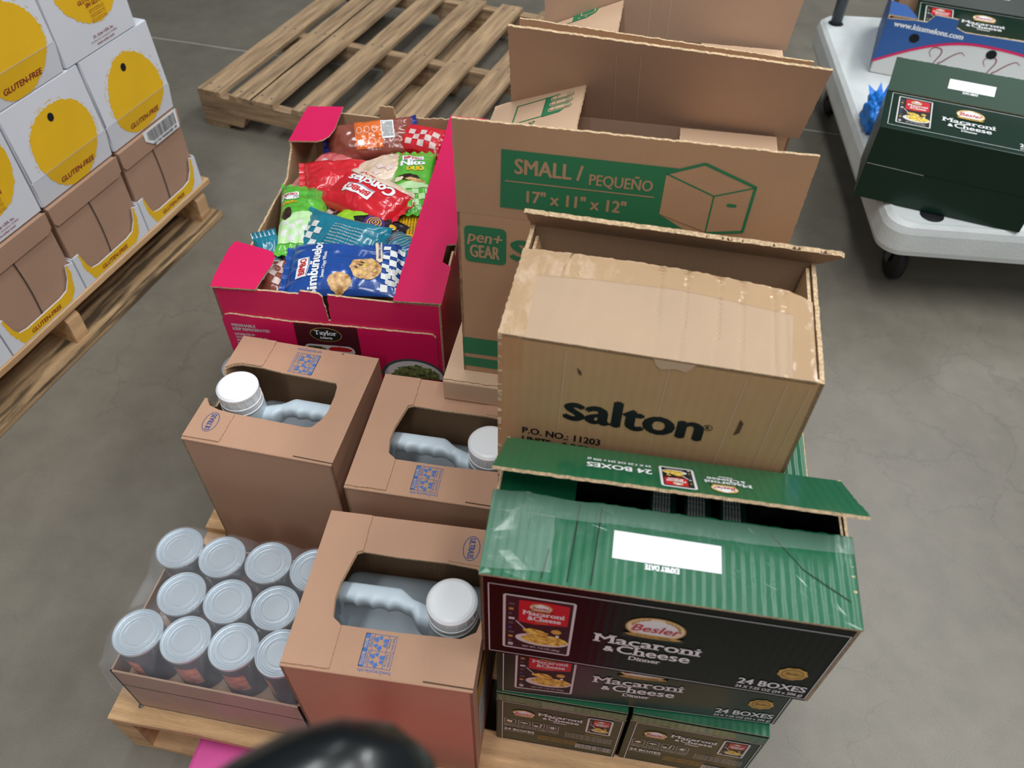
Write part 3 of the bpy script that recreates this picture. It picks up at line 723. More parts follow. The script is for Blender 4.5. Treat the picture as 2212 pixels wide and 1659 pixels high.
def seal(b, M, x, y, r, z=.0008):
    P = [(x + r * (1 + .045 * math.cos(9 * k * PI / 30)) * math.cos(k * PI / 30), y + r * .97 * (1 + .045 * math.cos(9 * k * PI / 30)) * math.sin(k * PI / 30)) for k in range(60)]
    b.decal([P], M, GO, z); b.ring(x, y, r * .74, r * .70, r * .06, M, SEALB, z + .0003); b.text('Besler', x, y - r * .15, r * .4, M, SEALB, 0, r * 1.0, .25, 'C', z + .0004)
def long_face(b, M, L=GL, H=GH):
    b.frame(.009, .006, L - .005, H - .016, .0011, M, WH, .0008)
    macpic(b, M @ Matrix.Translation((.029, .026, 0)), .076, .132)
    besler(b, M @ Matrix.Translation((.198, .130, 0)), .067)
    mactext(b, M, .135, .078, .121)
    seal(b, M, .3635, .070, .0165)
    b.text('24 BOXES', .3105, .0245, .0145, M, WH, .0006, .0785, 0, 'L', .0008); b.text('24 X 7.25 OZ (24 x 206 g)', .3105, .0125, .0068, M, WH, .0002, .0785, 0, 'L', .0008)
def end_face(b, M, L=GW, H=GH):
    b.frame(.010, .004, L - .007, H - .028, .0010, M, WH, .0008)
    besler(b, M @ Matrix.Translation((.043, .130, 0)), .034); mactext(b, M, .066, .1335, .066)
    macpic(b, M @ Matrix.Translation((.142, .100, 0)), .032, .056)
    for k in range(4):
        x = .0135 + k * .0222; b.frame(x, .080, x + .0185, .100, .0007, M, WL, .0008)
        if k == 0: b.oval(x + .009, .09, .005, .0045, M, CRM, .0008, 12, .3)
        elif k == 1: b.oval(x + .009, .0895, .0065, .005, M, WL, .0008, 14, 0, 0, PI); b.rect(x + .0086, .083, x + .0094, .09, M, WL, .0008)
        elif k == 2: b.decal([[(x + .003, .083), (x + .008, .083), (x + .009, .09), (x + .002, .09)]], M, WL, .0008); b.line((x + .012, .083), (x + .0135, .095), .0022, M, WL, .0008); b.oval(x + .0135, .097, .0014, .0014, M, WL, .0008, 8)
        else: b.ring(x + .009, .09, .0065, .005, .0008, M, WL, .0008, 20); b.rect(x + .006, .086, x + .012, .094, M, WL, .0008)
    for k in range(2): b.text('KEEP IN A COOL DRY PLACE OUT OF DIRECT SUNLIGHT', .0135, .073 - k * .0055, .0036, M, WL, 0, .086, 0, 'L', .0008)
    b.text('24 BOXES', .0135, .051, .0085, M, WH, .0004, .048, 0, 'L', .0008); b.text('24 X 7.25 OZ (24 x 206 g)', .0135, .045, .004, M, WL, 0, .048, 0, 'L', .0008)
    for k in range(4): b.text('DISTRIBUTED BY INTERNATIONAL FOODS TORONTO', .068, .030 + k * .0052, .0034, M, GO, 0, .062, 0, 'L', .0008)
    b.text('IMPORTANT', .140, .086, .0036, M, GO, 0, .025, 0, 'L', .0008)
    for k in range(4): b.text('Do not store near odour foods or where boxes may be wet', .110, .079 - k * .0056, .0036, M, WL, 0, .072, 0, 'L', .0008)
    x = .130; random.seed(8); b.rect(.129, .0215, .1855, .040, M, WH, .0007)
    while x < .184: wd = random.choice((.0005, .001, .0015)); b.rect(x, .0225, x + wd, .0395, M, BK, .0009); x += wd + random.choice((.0006, .001))
def closed_green(loc, rz, label, W, D, H, face, topseam=True, tape=True):
    t = thing('dinner_carton', label, 'box', loc, rz, 'green macaroni dinner cartons')
    b = MB(); b.box((0, 0, 0), (W, D, H), GK, None, .003); face(b, front()); b.obj('carton_body', t)
    b = MB(); M = topf((0, 0, H))
    o1 = rag([(.001, .001), (W - .001, .001), (W - .001, D / 2 - .001), (.001, D / 2 - .001)], (2,), .0006)
    if topseam:
        b.plate([o1], .0018, M, GR, None, KE); b.obj('top_flap', t)
        b = MB(); b.plate([[(.001, D / 2 + .001), (W - .001, D / 2 + .001), (W - .001, D - .001), (.001, D - .001)]], .0018, M, GR, None, KE); b.obj('top_flap', t)
    return t
G4 = closed_green((.112, .437, .14), R(.66), 'green carton on the pallet with its short end forward, right one of the bottom pair', GW - .002, GL - .003, GH - .0005, end_face)
closed_green((-.087, .431, .14), R(1.1), 'green carton on the pallet with its short end forward, left one of the bottom pair', GW - .003, GL - .003, GH - .0005, end_face)
for o in [x for x in COL.objects if x.name.startswith('dinner_carton') and x.type == 'EMPTY']:   # worn kraft along the top front edge
    b = MB(); b.plate([rag([(0, 0), (GW - .003, 0), (GW - .003, .0016), (0, .0016)], (0, 2), .0008, .003)], .0006, FM((0, -.0002, GH - .0245), (1, 0, 0), (0, .02, 1)), KE)
    b.plate([[(.002, 0), (GW - .005, 0), (GW - .005, .022), (.002, .022)]], .0005, front((0, -.0004, GH - .0235)), GR)
    b.plate([[(.07, 0), (.115, 0), (.117, .02), (.068, .021)]], .0004, front((0, -.0012, GH - .024)), TAPEG)
    b.obj('tape_strip', o)
closed_green((-.0862, .4326, .3375), R(3.6), 'green carton lying long side forward, second from the top in the front stack', GL, GW, GH - .0045, lambda b, M: long_face(b, M, GL, GH - .004))
closed_green((-.075, .648, .3375), R(1.2), 'green carton behind the front stack, under the tan appliance box', GL, .190, .1925, lambda b, M: None)
b = MB(); b.plate([rag([(0, 0), (.185, 0), (.185, .09), (0, .09)], (2,), .001)], .004, FM((GL + .0005, .004, .194), (0, 1, 0), (.18, 0, -1)), GR, KF, KE)
b.obj('side_flap', [o for o in COL.objects if o.name.startswith('dinner_carton') and o.type == 'EMPTY'][-1], label='open side flap with kraft edge')

def open_green():
    t = thing('dinner_carton', 'opened green carton on top of the front stack, with EXPIRY DATE on its flap', 'box', (-.0994, .4069, .5325), R(1.46), 'green macaroni dinner cartons'); th = .0035
    b = MB(); L, W, H = GL, GW - .008, GH
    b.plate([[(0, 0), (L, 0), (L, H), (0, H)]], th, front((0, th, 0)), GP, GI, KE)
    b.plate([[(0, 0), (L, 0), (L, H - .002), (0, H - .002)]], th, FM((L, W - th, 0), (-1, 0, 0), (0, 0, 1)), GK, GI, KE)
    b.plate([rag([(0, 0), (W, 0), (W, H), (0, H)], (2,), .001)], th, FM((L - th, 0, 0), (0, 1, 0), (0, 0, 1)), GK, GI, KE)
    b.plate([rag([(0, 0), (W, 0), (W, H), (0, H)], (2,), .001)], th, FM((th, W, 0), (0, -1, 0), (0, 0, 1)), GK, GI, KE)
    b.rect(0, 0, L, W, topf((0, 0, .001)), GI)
    long_face(b, front((0, 0, 0)))
    b.obj('carton_body', t)
    b = MB()   # front top flap, slightly sagging to the right
    nx, ny = 40, 10; P = []; F = []; wf = GW / 2 + .006
    def S(x, y):
        q = y / wf; z = H + .001 + .004 * q * math.sin(x * 7 + 1) + .0035 * q * q + .0008 * noise.noise(V((x * 40, y * 30, 3))) + .002 * q * (1 if x < .13 else 0) * math.sin(x * 50)
        return z
    fn = lambda x, y, h: V((x, y, S(x, y) + h))
    o = rag([(-.001, -.0005), (L + .001, -.0005), (L + .003, wf + .006), (L * .5, wf + .001), (-.003, wf)], (2, 3), .0009, .005)
    pts, tr = tess([o]); pts, tr = subdiv(pts, tr, .02)
    b.add([fn(x, y, 0) for x, y in pts], tr, GR); b.add([fn(x, y, -.0032) for x, y in pts], [q[::-1] for q in tr], GI)
    oo = ccw(o); n = len(oo); b.add([fn(x, y, -.0032) for x, y in oo] + [fn(x, y, 0) for x, y in oo], [[i, (i + 1) % n, n + (i + 1) % n, n + i] for i in range(n)], KE)
    b.rect(.139, .040, .257, .0735, fn, WH, .0006, .02)
    b.text('EXPIRY DATE', 0, 0, .0062, lambda x, y, h: fn(.2115 - x, .0385 - y, h), WH, .0005, .0365, 0, 'L', .0006)
    for cx, hh in ((.094, .10), (.119, .10), (.066, .04)): b.line((cx, .004), (cx + .004, hh), .0014, fn, GI, .0005)
    b.line((.312, .098), (.345, .060), .0012, fn, GI, .0005); b.line((.345, .060), (.392, .030), .0012, fn, GI, .0005)
    b.obj('top_flap', t)
    b = MB(); b.decal([rag([(-.002, .078), (.30, .082), (L + .002, .088), (L + .002, wf + .0035), (.2, wf - .001), (-.002, wf - .001)], (0, 2), .0006, .01)], fn, TAPEG, .0012, .012)
    b.decal([rag([(.0, .006), (.075, .012), (.072, .08), (-.001, .078)], (1,), .001, .01)], fn, TAPEG, .0016, .012)
    b.obj('tape_strip', t, label='clear packing tape wrinkled on the flap')
    b = MB(); e = R(33)   # raised rear flap, outside facing up
    o = rag([(0.000, 0), (L, 0), (L + .001, .05), (L + .004, .102), (-.004, .102), (-.001, .04)], (1, 2, 3, 4), .0011, .005)
    Mf = FM((0, W, H - .0005), (-1, 0, 0), (0, -math.cos(e), math.sin(e))) @ Matrix.Translation((-L, 0, 0))
    b.plate([o], .004, Mf @ Matrix.Translation((0, 0, -.004)), GR, GI, KE)
    # the outside print reads from behind the carton
    x_ = lambda v: L - v
    Mt = Mf
    b.text('24 BOXES', L - .174, .052, .0135, Mt, WH, .0006, .074, 0, 'L', .0009); b.text('24 X 7.25 OZ (24 x 206 g)', L - .174, .038, .006, Mt, WH, .0002, .074, 0, 'L', .0009)
    macpic(b, Mt @ Matrix.Translation((L - .220, .036, 0)), .034, .056, .0008)
    besler(b, Mt @ Matrix.Translation((L - .2535, .080, 0)), .030); mactext(b, Mt, L - .285, .0585, .052)
    b.obj('rear_flap', t)
    b = MB(); b.plate([[(0, 0), (W - .01, 0), (W - .012, .088), (.004, .088)]], .003, FM((.004, W - .004, H - .004), (0, -1, 0), (1, 0, -.12)), GR, GI, KE); b.obj('side_flap', t)
    b = MB(); b.plate([[(0, 0), (W - .01, 0), (W - .012, .088), (.004, .088)]], .003, FM((L - .0045, .004, H - .003), (0, 1, 0), (-.08, 0, -1)), GI, GI, KE); b.obj('side_flap', t)
    return t
open_green()
def dinner_box(x, y, label):
    a = R(1.46); o = V((-.0994 + x * math.cos(a) - y * math.sin(a), .4069 + x * math.sin(a) + y * math.cos(a), .5345))
    b = MB(); b.box((0, 0, 0), (.031, .086, .178), GK, None, .0012); M = topf((0, 0, .178))
    b.rect(.008, .058, .023, .081, M, WH, .0006); random.seed(5)
    for k in range(7): b.rect(.009, .060 + k * .0028, .022, .060 + k * .0028 + random.choice((.0008, .0014)), M, BK, .0008)
    for k in range(6): b.text('INGREDIENTS ENRICHED MACARONI', 0, 0, .0022, FM((.006 + k * .0035, .006, .178), (0, 1, 0), (-1, 0, 0)), WL, 0, .046, 0, 'L', .0008)
    o_ = b.obj('dinner_box', None, o, a); tag(o_, label, 'box', 'small dinner boxes inside the opened green carton')
for x, n in ((.179, 'left dinner box with barcode standing inside the opened green carton'), (.2195, 'middle dinner box with barcode standing inside the opened green carton'), (.2605, 'right dinner box with barcode standing inside the opened green carton')): dinner_box(x, .107, n)

# ------------------------------------------------------------------ tan appliance box
def salton():
    L, W, H, th = .3575, .213, .3405, .005
    t = thing('appliance_box', 'tall tan appliance box with bold black lettering, taped flap and open top', 'box', (-.1225, .6265, .5325), R(-1.3))
    b = MB()
    def wallfn(x, y, h): return V((x, th - h - .004 * math.sin(PI * x / L) * (y / H), y))
    o = rag([(0, 0), (L, 0), (L, H), (0, H)], (2,), .0007)
    b.plate([o], th, front((0, th, 0)), KS, KI, KE)
    b.plate([rag([(0, 0), (L, 0), (L, H), (0, H)], (2,), .001)], th, FM((L, W - th, 0), (-1, 0, 0), (0, 0, 1)), KS, KI, KE)
    b.plate([rag([(0, 0), (W, 0), (W, H), (0, H)], (2, 1), .0016)], th, FM((L - th, 0, 0), (0, 1, 0), (0, 0, 1)), KS, KI, KE)
    b.plate([rag([(0, 0), (W, 0), (W, H), (0, H)], (2, 1), .0016)], th, FM((th, W, 0), (0, -1, 0), (0, 0, 1)), KS, KI, KE)
    b.rect(0, 0, L, W, topf((0, 0, .002)), KI)
    F = front(); z0 = .197
    b.text('salton', .0845, z0 + .0165, .0445, F, BK, .0028, .163, 0, 'L', .0007, 0, False)
    b.ring(.2535, z0 + .042, .0055, .0055, .0009, F, BK, .0007); b.text('R', .2535, z0 + .0392, .0056, F, BK, .0003, None, 0, 'C', .0007)
    b.text('P.O. NO.: 11203', .0325, z0 - .0255, .0115, F, BK, .0005, .099, 0, 'L', .0007); b.text('UNITS:   2 PCS', .0325, z0 - .0435, .0115, F, BK, .0005, .085, 0, 'L', .0007)
    b.decal([[(.286, z0 + .066), (.291, z0 + .06), (.290, z0 + .042), (.284, z0 + .036), (.2855, z0 + .05)]], F, KD, .0007)
    b.decal([[(.0925, H - .034), (.098, H - .04), (.099, H - .047), (.095, H - .044)]], F, KD, .0007)
    b.decal([rag([(.175, H - .001), (.178, H - .010), (.186, H - .016), (.2, H - .012), (.213, H - .015), (.222, H - .001)], (0, 1, 2, 3, 4), .0008, .003)], F, KF, .0007)
    for x in (.075, .190, .268, .318, .335): b.line((x, .02), (x + random.uniform(.002, .012), H - .01), .0011, F, KF, .0005)
    b.obj('box_body', t)
    b = MB(); wf = .150; zt = H + .001
    def S(x, y, h):
        q = y / wf; k = .004 * q * math.sin(x * 9) + .004 * q * q * (1 - (x / L) * .6) + .0007 * noise.noise(V((x * 60, y * 25, 1)))
        for cx in (.1725, .204, .2425, .269, .305, .318): k -= .0012 * math.exp(-((x - cx) / .0022) ** 2)
        return V((x, y, zt + k + h))
    o = rag([(0, 0), (L - .008, 0), (L - .008, .128), (L - .035, .142), (.2, .149), (.1, .150), (.06, .151), (0, .150)], (2, 3, 4, 5, 6, 7), .0012, .005)
    pts, tr = tess([o]); pts, tr = subdiv(pts, tr, .007)
    b.add([S(x, y, 0) for x, y in pts], tr, KT); b.add([S(x, y, -.005) for x, y in pts], [q[::-1] for q in tr], KI)
    oo = ccw(o); n = len(oo); b.add([S(x, y, -.005) for x, y in oo] + [S(x, y, 0) for x, y in oo], [[i, (i + 1) % n, n + (i + 1) % n, n + i] for i in range(n)], KE)
    b.decal([[(.0605, .150), (.064, .150), (.058, .135), (.056, .118), (.0535, .110), (.0555, .120)]], S, KD, .0009)
    b.obj('front_flap', t, label='taped front flap lying over the opening')
    b = MB(); tp = [(0, 0), (.031, 0), (.025, .1045), (.1, .109), (.2, .1115), (.304, .1025), (.3275, .101), (.3235, 0), (L - .008, 0), (L - .008, .127), (L - .035, .141), (.2, .1475), (.06, .149), (0, .148)]
    b.decal([tp], S, TAPE, .0011, .008)
    b.plate([[(.001, H - .053), (.030, H - .054), (.029, H), (.001, H)]], .0004, front((0, -.0006, 0)), TAPE)
    b.obj('tape_strip', t, label='shiny amber packing tape')
    b = MB(); wl = .062; e = R(38)
    o = rag([(-.002, 0), (L, 0), (L + .016, wl * .8), (L + .02, wl), (-.008, wl), (-.01, wl * .7)], (1, 2, 3, 4), .0016, .005)
    Mf = FM((0, W, H + .001), (-1, 0, 0), (0, -.22, .9)) @ Matrix.Translation((-L, 0, 0))
    Mf = FM((L, W, H + .001), (-1, 0, 0), (0, -.45, .75))
    o = rag([(-.004, 0), (L + .002, 0), (L + .004, .03), (L + .008, .036), (-.022, .034), (-.026, .03)], (1, 2, 3, 4, 5), .0014, .004)
    b.plate([o], .006, Mf @ Matrix.Translation((0, 0, -.006)), KS, KI, KE)
    # open flutes along the cut edge
    Mz = Mf
    for k in range(62):
        x = -.018 + k * (L + .02) / 62; b.decal([[(x, -.0052), (x + .0030, -.0008), (x + .0060, -.0052)]], FM(Mz @ V((0, .0352, 0)), Mz.to_3x3() @ V((1, 0, 0)), Mz.to_3x3() @ V((0, 0, 1))) @ Matrix.Diagonal((1, 1, -1, 1)), KD, -.0012)
    b.obj('rear_flap', t, label='rear flap with exposed flutes')
    b = MB(); b.plate([rag([(.01, 0), (W - .02, 0), (W - .03, .09), (.02, .09)], (1, 2, 3), .001)], .004, FM((.007, W - .004, H - .012), (0, -1, 0), (.25, 0, -1)), KS, KI, KE); b.obj('side_flap', t)
    b = MB(); b.plate([rag([(.01, 0), (W - .02, 0), (W - .03, .09), (.02, .09)], (1, 2, 3), .001)], .004, FM((L - .007, .006, H - .004), (0, 1, 0), (-.1, 0, -1)), KS, KI, KE); b.obj('side_flap', t)
salton()

# ------------------------------------------------------------------ brown moving boxes
t = thing('brown_box', 'flat closed brown carton directly under the two open moving boxes', 'box', (-.259, .8465, .4815), 0)
b = MB(); b.box((0, 0, 0), (.545, .62, .0455), KF, None, .003); b.obj('box_body', t)
b = MB(); M = topf((0, 0, .0455))
b.plate([rag([(.001, .003), (.544, .003), (.544, .31), (.001, .31)], (0,), .0008)], .0025, M, KF, None, KE); b.obj('top_flap', t)
b = MB(); b.plate([[(.001, .312), (.544, .312), (.544, .618), (.001, .618)]], .0025, M, KF, None, KE); b.obj('top_flap', t)
t = thing('brown_box', 'tall brown carton on the pallet behind the second jug carton, under the flat one', 'box', (-.255, .8875, .14), 0)
b = MB(); b.box((0, 0, 0), (.54, .575, .3405), KF, None, .004); b.obj('box_body', t)
b = MB(); b.plate([rrect(0, 0, .08, .022, .011)], .002, front((.23, -.0015, .25)), KD); b.obj('hand_hole', t)
def pen_box(loc, rz, label, W, D, H, fl, first):
    t = thing('moving_box', label, 'box', loc, rz, 'open brown moving boxes with green print'); th = .004
    b = MB()
    b.plate([rag([(0, 0), (W, 0), (W, H), (0, H)], (1, 3), .0004)], th, front((0, th, 0)), KR, KR2, KR)
    b.plate([[(0, 0), (W, 0), (W, H), (0, H)]], th, FM((W, D - th, 0), (-1, 0, 0), (0, 0, 1)), KR, KR2, KR)
    b.plate([[(0, 0), (D, 0), (D, H), (0, H)]], th, FM((W - th, 0, 0), (0, 1, 0), (0, 0, 1)), KR, KR2, KR)
    b.plate([[(0, 0), (D, 0), (D, H), (0, H)]], th, FM((th, D, 0), (0, -1, 0), (0, 0, 1)), KR, KR2, KR)
    b.rect(0, 0, W, D, topf((0, 0, .002)), KR2)
    F = front()
    if first:
        b.decal([rrect(.0095, .2325, .0695, .2965, .008)], F, PG)
        b.text('pen+', .0145, .2705, .0185, F, KR, .0006, .047, .18, 'L', .0009, 0, False, -.05); b.text('GEAR', .0175, .2425, .0215, F, KR, .0008, .042, 0, 'L', .0009)
        b.text('S', .078, .246, .033, F, PG, .0032, .024, 0, 'L', .0006)
        b.rect(.001, .041, W - .001, .077, F, PG); b.rect(.001, .0115, W - .001, .032, F, PG)
    b.obj('box_body', t)
    b = MB(); ln = .003
    Mf = FM((0, th, H + .0005), (1, 0, 0), (0, -.015, 1))
    b.plate([rag([(0, 0), (W, 0), (W + .001, fl if first else fl - .028), (-.001, fl if first else fl - .003)], (1, 2, 3), .0007, .005)], th, Mf, KR, KR2, KE)
    if first:
        Fd = Mf @ Matrix.Translation((0, -H, th))
        b.decal([[(.0605, .3325), (.305, .331), (.271, .3505), (.271, .4125), (.285, .421), (.062, .4215)]], Fd, PG)
        b.decal([[(.271, .412), (.315, .431), (.381, .4055), (.380, .338), (.334, .331), (.271, .351)]], Fd, KR, .0007)
        for p, q, wd in (((.271, .412), (.334, .387), .0022), ((.334, .387), (.381, .4055), .0022), ((.334, .387), (.334, .331), .0022), ((.271, .4125), (.315, .4315), .004), ((.315, .4315), (.3825, .4055), .004), ((.381, .4055), (.380, .337), .004), ((.380, .338), (.334, .329), .004)): b.line(p, q, wd, Fd, PG, .0009)
        b.decal([rrect(.352, .3735, .3645, .3785, .002)], Fd, PG, .0009)
        b.text('SMALL /', .080, .388, .0215, Fd, KR, .0008, .087, 0, 'L', .0008); b.text('PEQUEÑO', .1765, .3835, .0155, Fd, KR, .0004, .080, 0, 'L', .0008)
        b.rect(.067, .3745, .2605, .3762, Fd, KR, .0008); b.text('17" x 11" x 12"', .0965, .3455, .0175, Fd, KR, .0007, .130, 0, 'L', .0008)
    b.obj('front_flap', t)
    b = MB(); Mb = FM((W, D - th, H + .0005), (-1, 0, 0), (0, -.35 if first else .05, 1))
    o = [(-.034, 0), (W - .026, 0), (W - .028, .166), (-.040, .140)] if first else [(-.006, 0), (W, 0), (W + .004, fl), (-.018, fl)]
    b.plate([rag(o, (1, 2, 3), .0007, .005)], th, Mb, KR, KR2, KE)
    for x in (.19, .225): b.line((x, .002), (x - .006, fl - .008), .0012, lambda x, y, h: Mb @ V((W - x, y, -.0004)), KF, .0006)
    b.obj('rear_flap', t)
    b = MB(); e = R(23); ml = .155 * W / .444
    Ms = FM((.002, D - .004, H + .001), (0, -1, 0), (math.cos(e), 0, math.sin(e)))
    b.plate([rag([(.004, 0), (D - .012, 0), (D - .014, ml), (0, ml)], (0, 1, 2, 3), .0006, .005)], th, Ms, KF, KF, KE)
    fq = lambda s_, t_, h: V((.002 + t_ * math.cos(e) - (h + th) * math.sin(e), s_, H + .001 + t_ * math.sin(e) + (h + th) * math.cos(e)))
    if first:
        b.frame(.2, .043, .2565, .094, .0024, fq, PG, .0006); b.decal([[(.2565, .093), (.2565, .112), (.25, .123), (.238, .131), (.222, .134), (.208, .130), (.199, .121), (.198, .093)]], fq, PG, .0006)
        for k in range(3):
            s0 = .206 + .0165 * k
            b.decal([rrect(s0, .101, s0 + .0135, .140, .006)], fq, KF, .0009); b.decal([rrect(s0 + .0016, .1026, s0 + .0119, .1384, .005)], fq, PG, .0012); b.decal([rrect(s0 + .0026, .1036, s0 + .0109, .1374, .0045)], fq, KF, .0015)
            b.ring(s0 + .0067, .131, .0035, .0035, .0008, fq, PG, .0018, 16); b.line((s0 + .003, .112), (s0 + .0105, .112), .001, fq, PG, .0018)
        for k, w_ in enumerate(('SCAN', '& S', 'V')): b.text(w_, 0, 0, .0095, (lambda k: lambda x, y, h: fq(.193 - x, .074 - .0145 * k + y, h))(k), PG, .0002, None, 0, 'L', .0007)
    else:
        b.frame(.255, .012, .292, .060, .0024, fq, PG, .0006); b.decal([[(.292, .060), (.300, .085), (.303, .100), (.285, .106), (.266, .102), (.255, .085), (.255, .060)]], fq, PG, .0006)
        b.frame(.268, .072, .292, .100, .002, fq, KF, .0009); b.line((.292, .100), (.306, .115), .002, fq, KF, .0009); b.line((.306, .115), (.306, .122), .002, fq, PG, .0006)
        for k in range(2): b.oval(.262, .070 + .013 * k, .0022, .0022, fq, KF, .0009, 12)
    b.obj('side_flap', t, label='left side flap printed with a green frame')
    b = MB(); Ms = FM((W - .002, .006, H + .001), (0, 1, 0), (-1, 0, .03))
    b.plate([rag([(.002, 0), (D - .02, 0), (D - .03, ml * .95), (.004, ml * .95)], (1, 2, 3), .0006, .005)], th, Ms, KF, KF, KE); b.obj('side_flap', t)
pen_box((-.2285, .875, .5305), R(.4), 'nearer open brown moving box with green SMALL panel on its raised flap', .4425, .289, .316, .141, True)
pen_box((-.196, 1.178, .5305), R(.4), 'second open moving box, standing behind the one with the green panel', .432, .285, .316, .141, False)

# ------------------------------------------------------------------ pink produce box
TO = V((-.695, .945, .3445)); TR = R(4.5); TM = Matrix.Translation(TO) @ Matrix.Rotation(TR, 4, 'Z')
def produce_box():
    t = thing('produce_box', 'bright pink open produce box full of snack bags, standing on the can tray', 'box', TO, TR); W, D, H, th = .405, .612, .228, .004
    b = MB()
    ft = rag([(0, 0), (W, 0), (W, H - .004), (.322, H - .004), (.24, H - .001), (.206, H + .002), (.2025, H - .06), (.1985, H - .06), (.196, H - .004), (.19, H + .003), (.158, H + .006), (.154, H - .002), (.080, H), (.0785, H - .003), (.0, H - .003)], (4, 5, 6, 7, 8, 9, 11), .0012, .005)
    b.plate([ft], th, front((0, th, 0)), PK, KR, KE)
    b.plate([rag([(0, 0), (W, 0), (W, H), (W - .08, H), (W - .2, H - .004), (W - .205, H - .004), (W - .205, H + .022), (W - .238, H + .022), (W - .24, H - .006), (W - .325, H), (0, H)][:0] + [(0, 0), (W, 0), (W, H), (W - .088, H - .004), (W - .165, H - .008), (W - .168, H + .02), (W - .198, H + .02), (W - .203, H - .006), (.082, H), (0, H)], (4, 5, 6, 7), .0015, .005)], th, FM((W, D - th, 0), (-1, 0, 0), (0, 0, 1)), PK, KR, KE)
    b.plate([rag([(0, 0), (D, 0), (D, H), (D - .16, H - .002), (D - .17, H - .02), (.16, H - .02), (.15, H - .002), (0, H)], (3, 4, 5), .001)], th, FM((W - th, 0, 0), (0, 1, 0), (0, 0, 1)), PK, KR, KE)
    b.plate([rag([(0, 0), (D, 0), (D, H), (D - .10, H), (D - .13, H - .045), (.20, H - .05), (.145, H - .012), (.14, H), (0, H)], (3, 4, 5), .001)], th, FM((th, D, 0), (0, -1, 0), (0, 0, 1)), PK, KR, KE)
    b.plate([[(0, 0), (W, 0), (W, D), (0, D)]], .003, topf((0, 0, 0)), KR, KR, KR)
    b.obj('box_body', t)
    b = MB(); F0 = front((0, -.0005, 0))
    o = rag([(.001, .002), (W - .012, .002), (W - .012, .150), (W - .018, .1575), (.25, .1605), (.134, .1615), (.018, .169), (.008, .166), (.001, .155)], (3, 4, 5), .0008, .006)
    b.plate([o], .004, F0, PK, KR, KE); F = FM((0, -.0045, 0), (1, 0, 0), (0, 0, 1))
    b.decal([[(.129, .004), (.250, .004), (.250, .1595), (.1335, .1610)]], F, MAR)
    b.oval(.190, .137, .0295, .0175, F, GO, .0008); b.oval(.190, .137, .0282, .0163, F, BK, .001)
    b.text('Taylor', .190, .1365, .0105, F, WH, .0004, .041, 0, 'C', .0013, 0, True); b.text('FARMS', .190, .1265, .0045, F, WH, .0003, .022, 0, 'C', .0013, 0, True)
    b.decal([rrect(.144, .084, .239, .110, .0125)], F, WL, .0008); b.oval(.166, .099, .019, .0075, F, MAT_SAL, .001, 30, .1); b.oval(.212, .1005, .022, .0075, F, RD, .001, 30, .08); b.rect(.197, .0865, .237, .0965, F, WL, .0012)
    b.oval(.345, .042, .062, .050, F, STL, .0008, 40, 0, 0, PI); b.oval(.346, .041, .057, .045, F, WL, .001, 40, 0, 0, PI); b.oval(.350, .040, .046, .036, F, MAT_SAL, .0012, 40, .08, 0, PI)
    for k, (s_, y, h_, w_) in enumerate((('PERISHABLE', .1395, .0068, .044), ('KEEP REFRIGERATED', .1300, .0068, .069))): b.text(s_, .016, y, h_, F, WL, .0003, w_, 0, 'L', .0009)
    for k, s_ in enumerate(('DISTRIBUTED BY', 'TAYLOR FRESH FOODS, INC.', 'SALINAS, CA 93901', '1-877-323-7374')): b.text(s_, .0165, .1175 - k * .0078, .0052, F, WL, .0002, (.038, .062, .045, .042)[k], 0, 'L', .0009)
    b.obj('front_panel', t, label='lower front panel with farm logo and address')
    def cflap(pts, nm, bend, lab=None):
        b = MB(); fn = lambda x, y, h: V((x, y, H + .0015 + bend(x, y) + h))
        p_, tr = tess([pts]); p_, tr = subdiv(p_, tr, .02)
        b.add([fn(x, y, .0028) for x, y in p_], tr, PK); b.add([fn(x, y, 0) for x, y in p_], [q[::-1] for q in tr], KR)
        oo = ccw(pts); n = len(oo); b.add([fn(x, y, 0) for x, y in oo] + [fn(x, y, .0028) for x, y in oo], [[i, (i + 1) % n, n + (i + 1) % n, n + i] for i in range(n)], KE)
        b.obj(nm, t, label=lab)
    cflap(rag([(-.001, -.004), (.080, -.003), (.082, .010), (.0905, .060), (.0895, .082), (.083, .094), (.072, .100), (.004, .119), (-.001, .10)], (0, 8), .0008, .006), 'corner_flap', lambda x, y: .004 * min(1, max(0, y / .03)) + .0)
    cflap(rag([(-.002, .470), (.060, .468), (.074, .475), (.083, .490), (.088, .520), (.083, D + .002), (0, D + .004)], (5, 6), .0008, .006), 'corner_flap', lambda x, y: .006 * (x / .08))
    b = MB()
    o = rag([(.3225, -.003), (W + .002, -.001), (W + .0025, .098), (.3905, .110), (.3905, .160), (W + .0025, .164), (W + .002, D + .002), (.326, D + .004)], (0, 7), .0008, .006)
    b.plate([o], .0028, topf((0, 0, H + .0012)), PK, KR, KE); b.obj('side_flap', t, label='long pink strip along the right edge')
MAT_SAL = mat('print_salad', '2F3A22', .5, var=.6, ns=130, hex2='7D8A52')
produce_box()

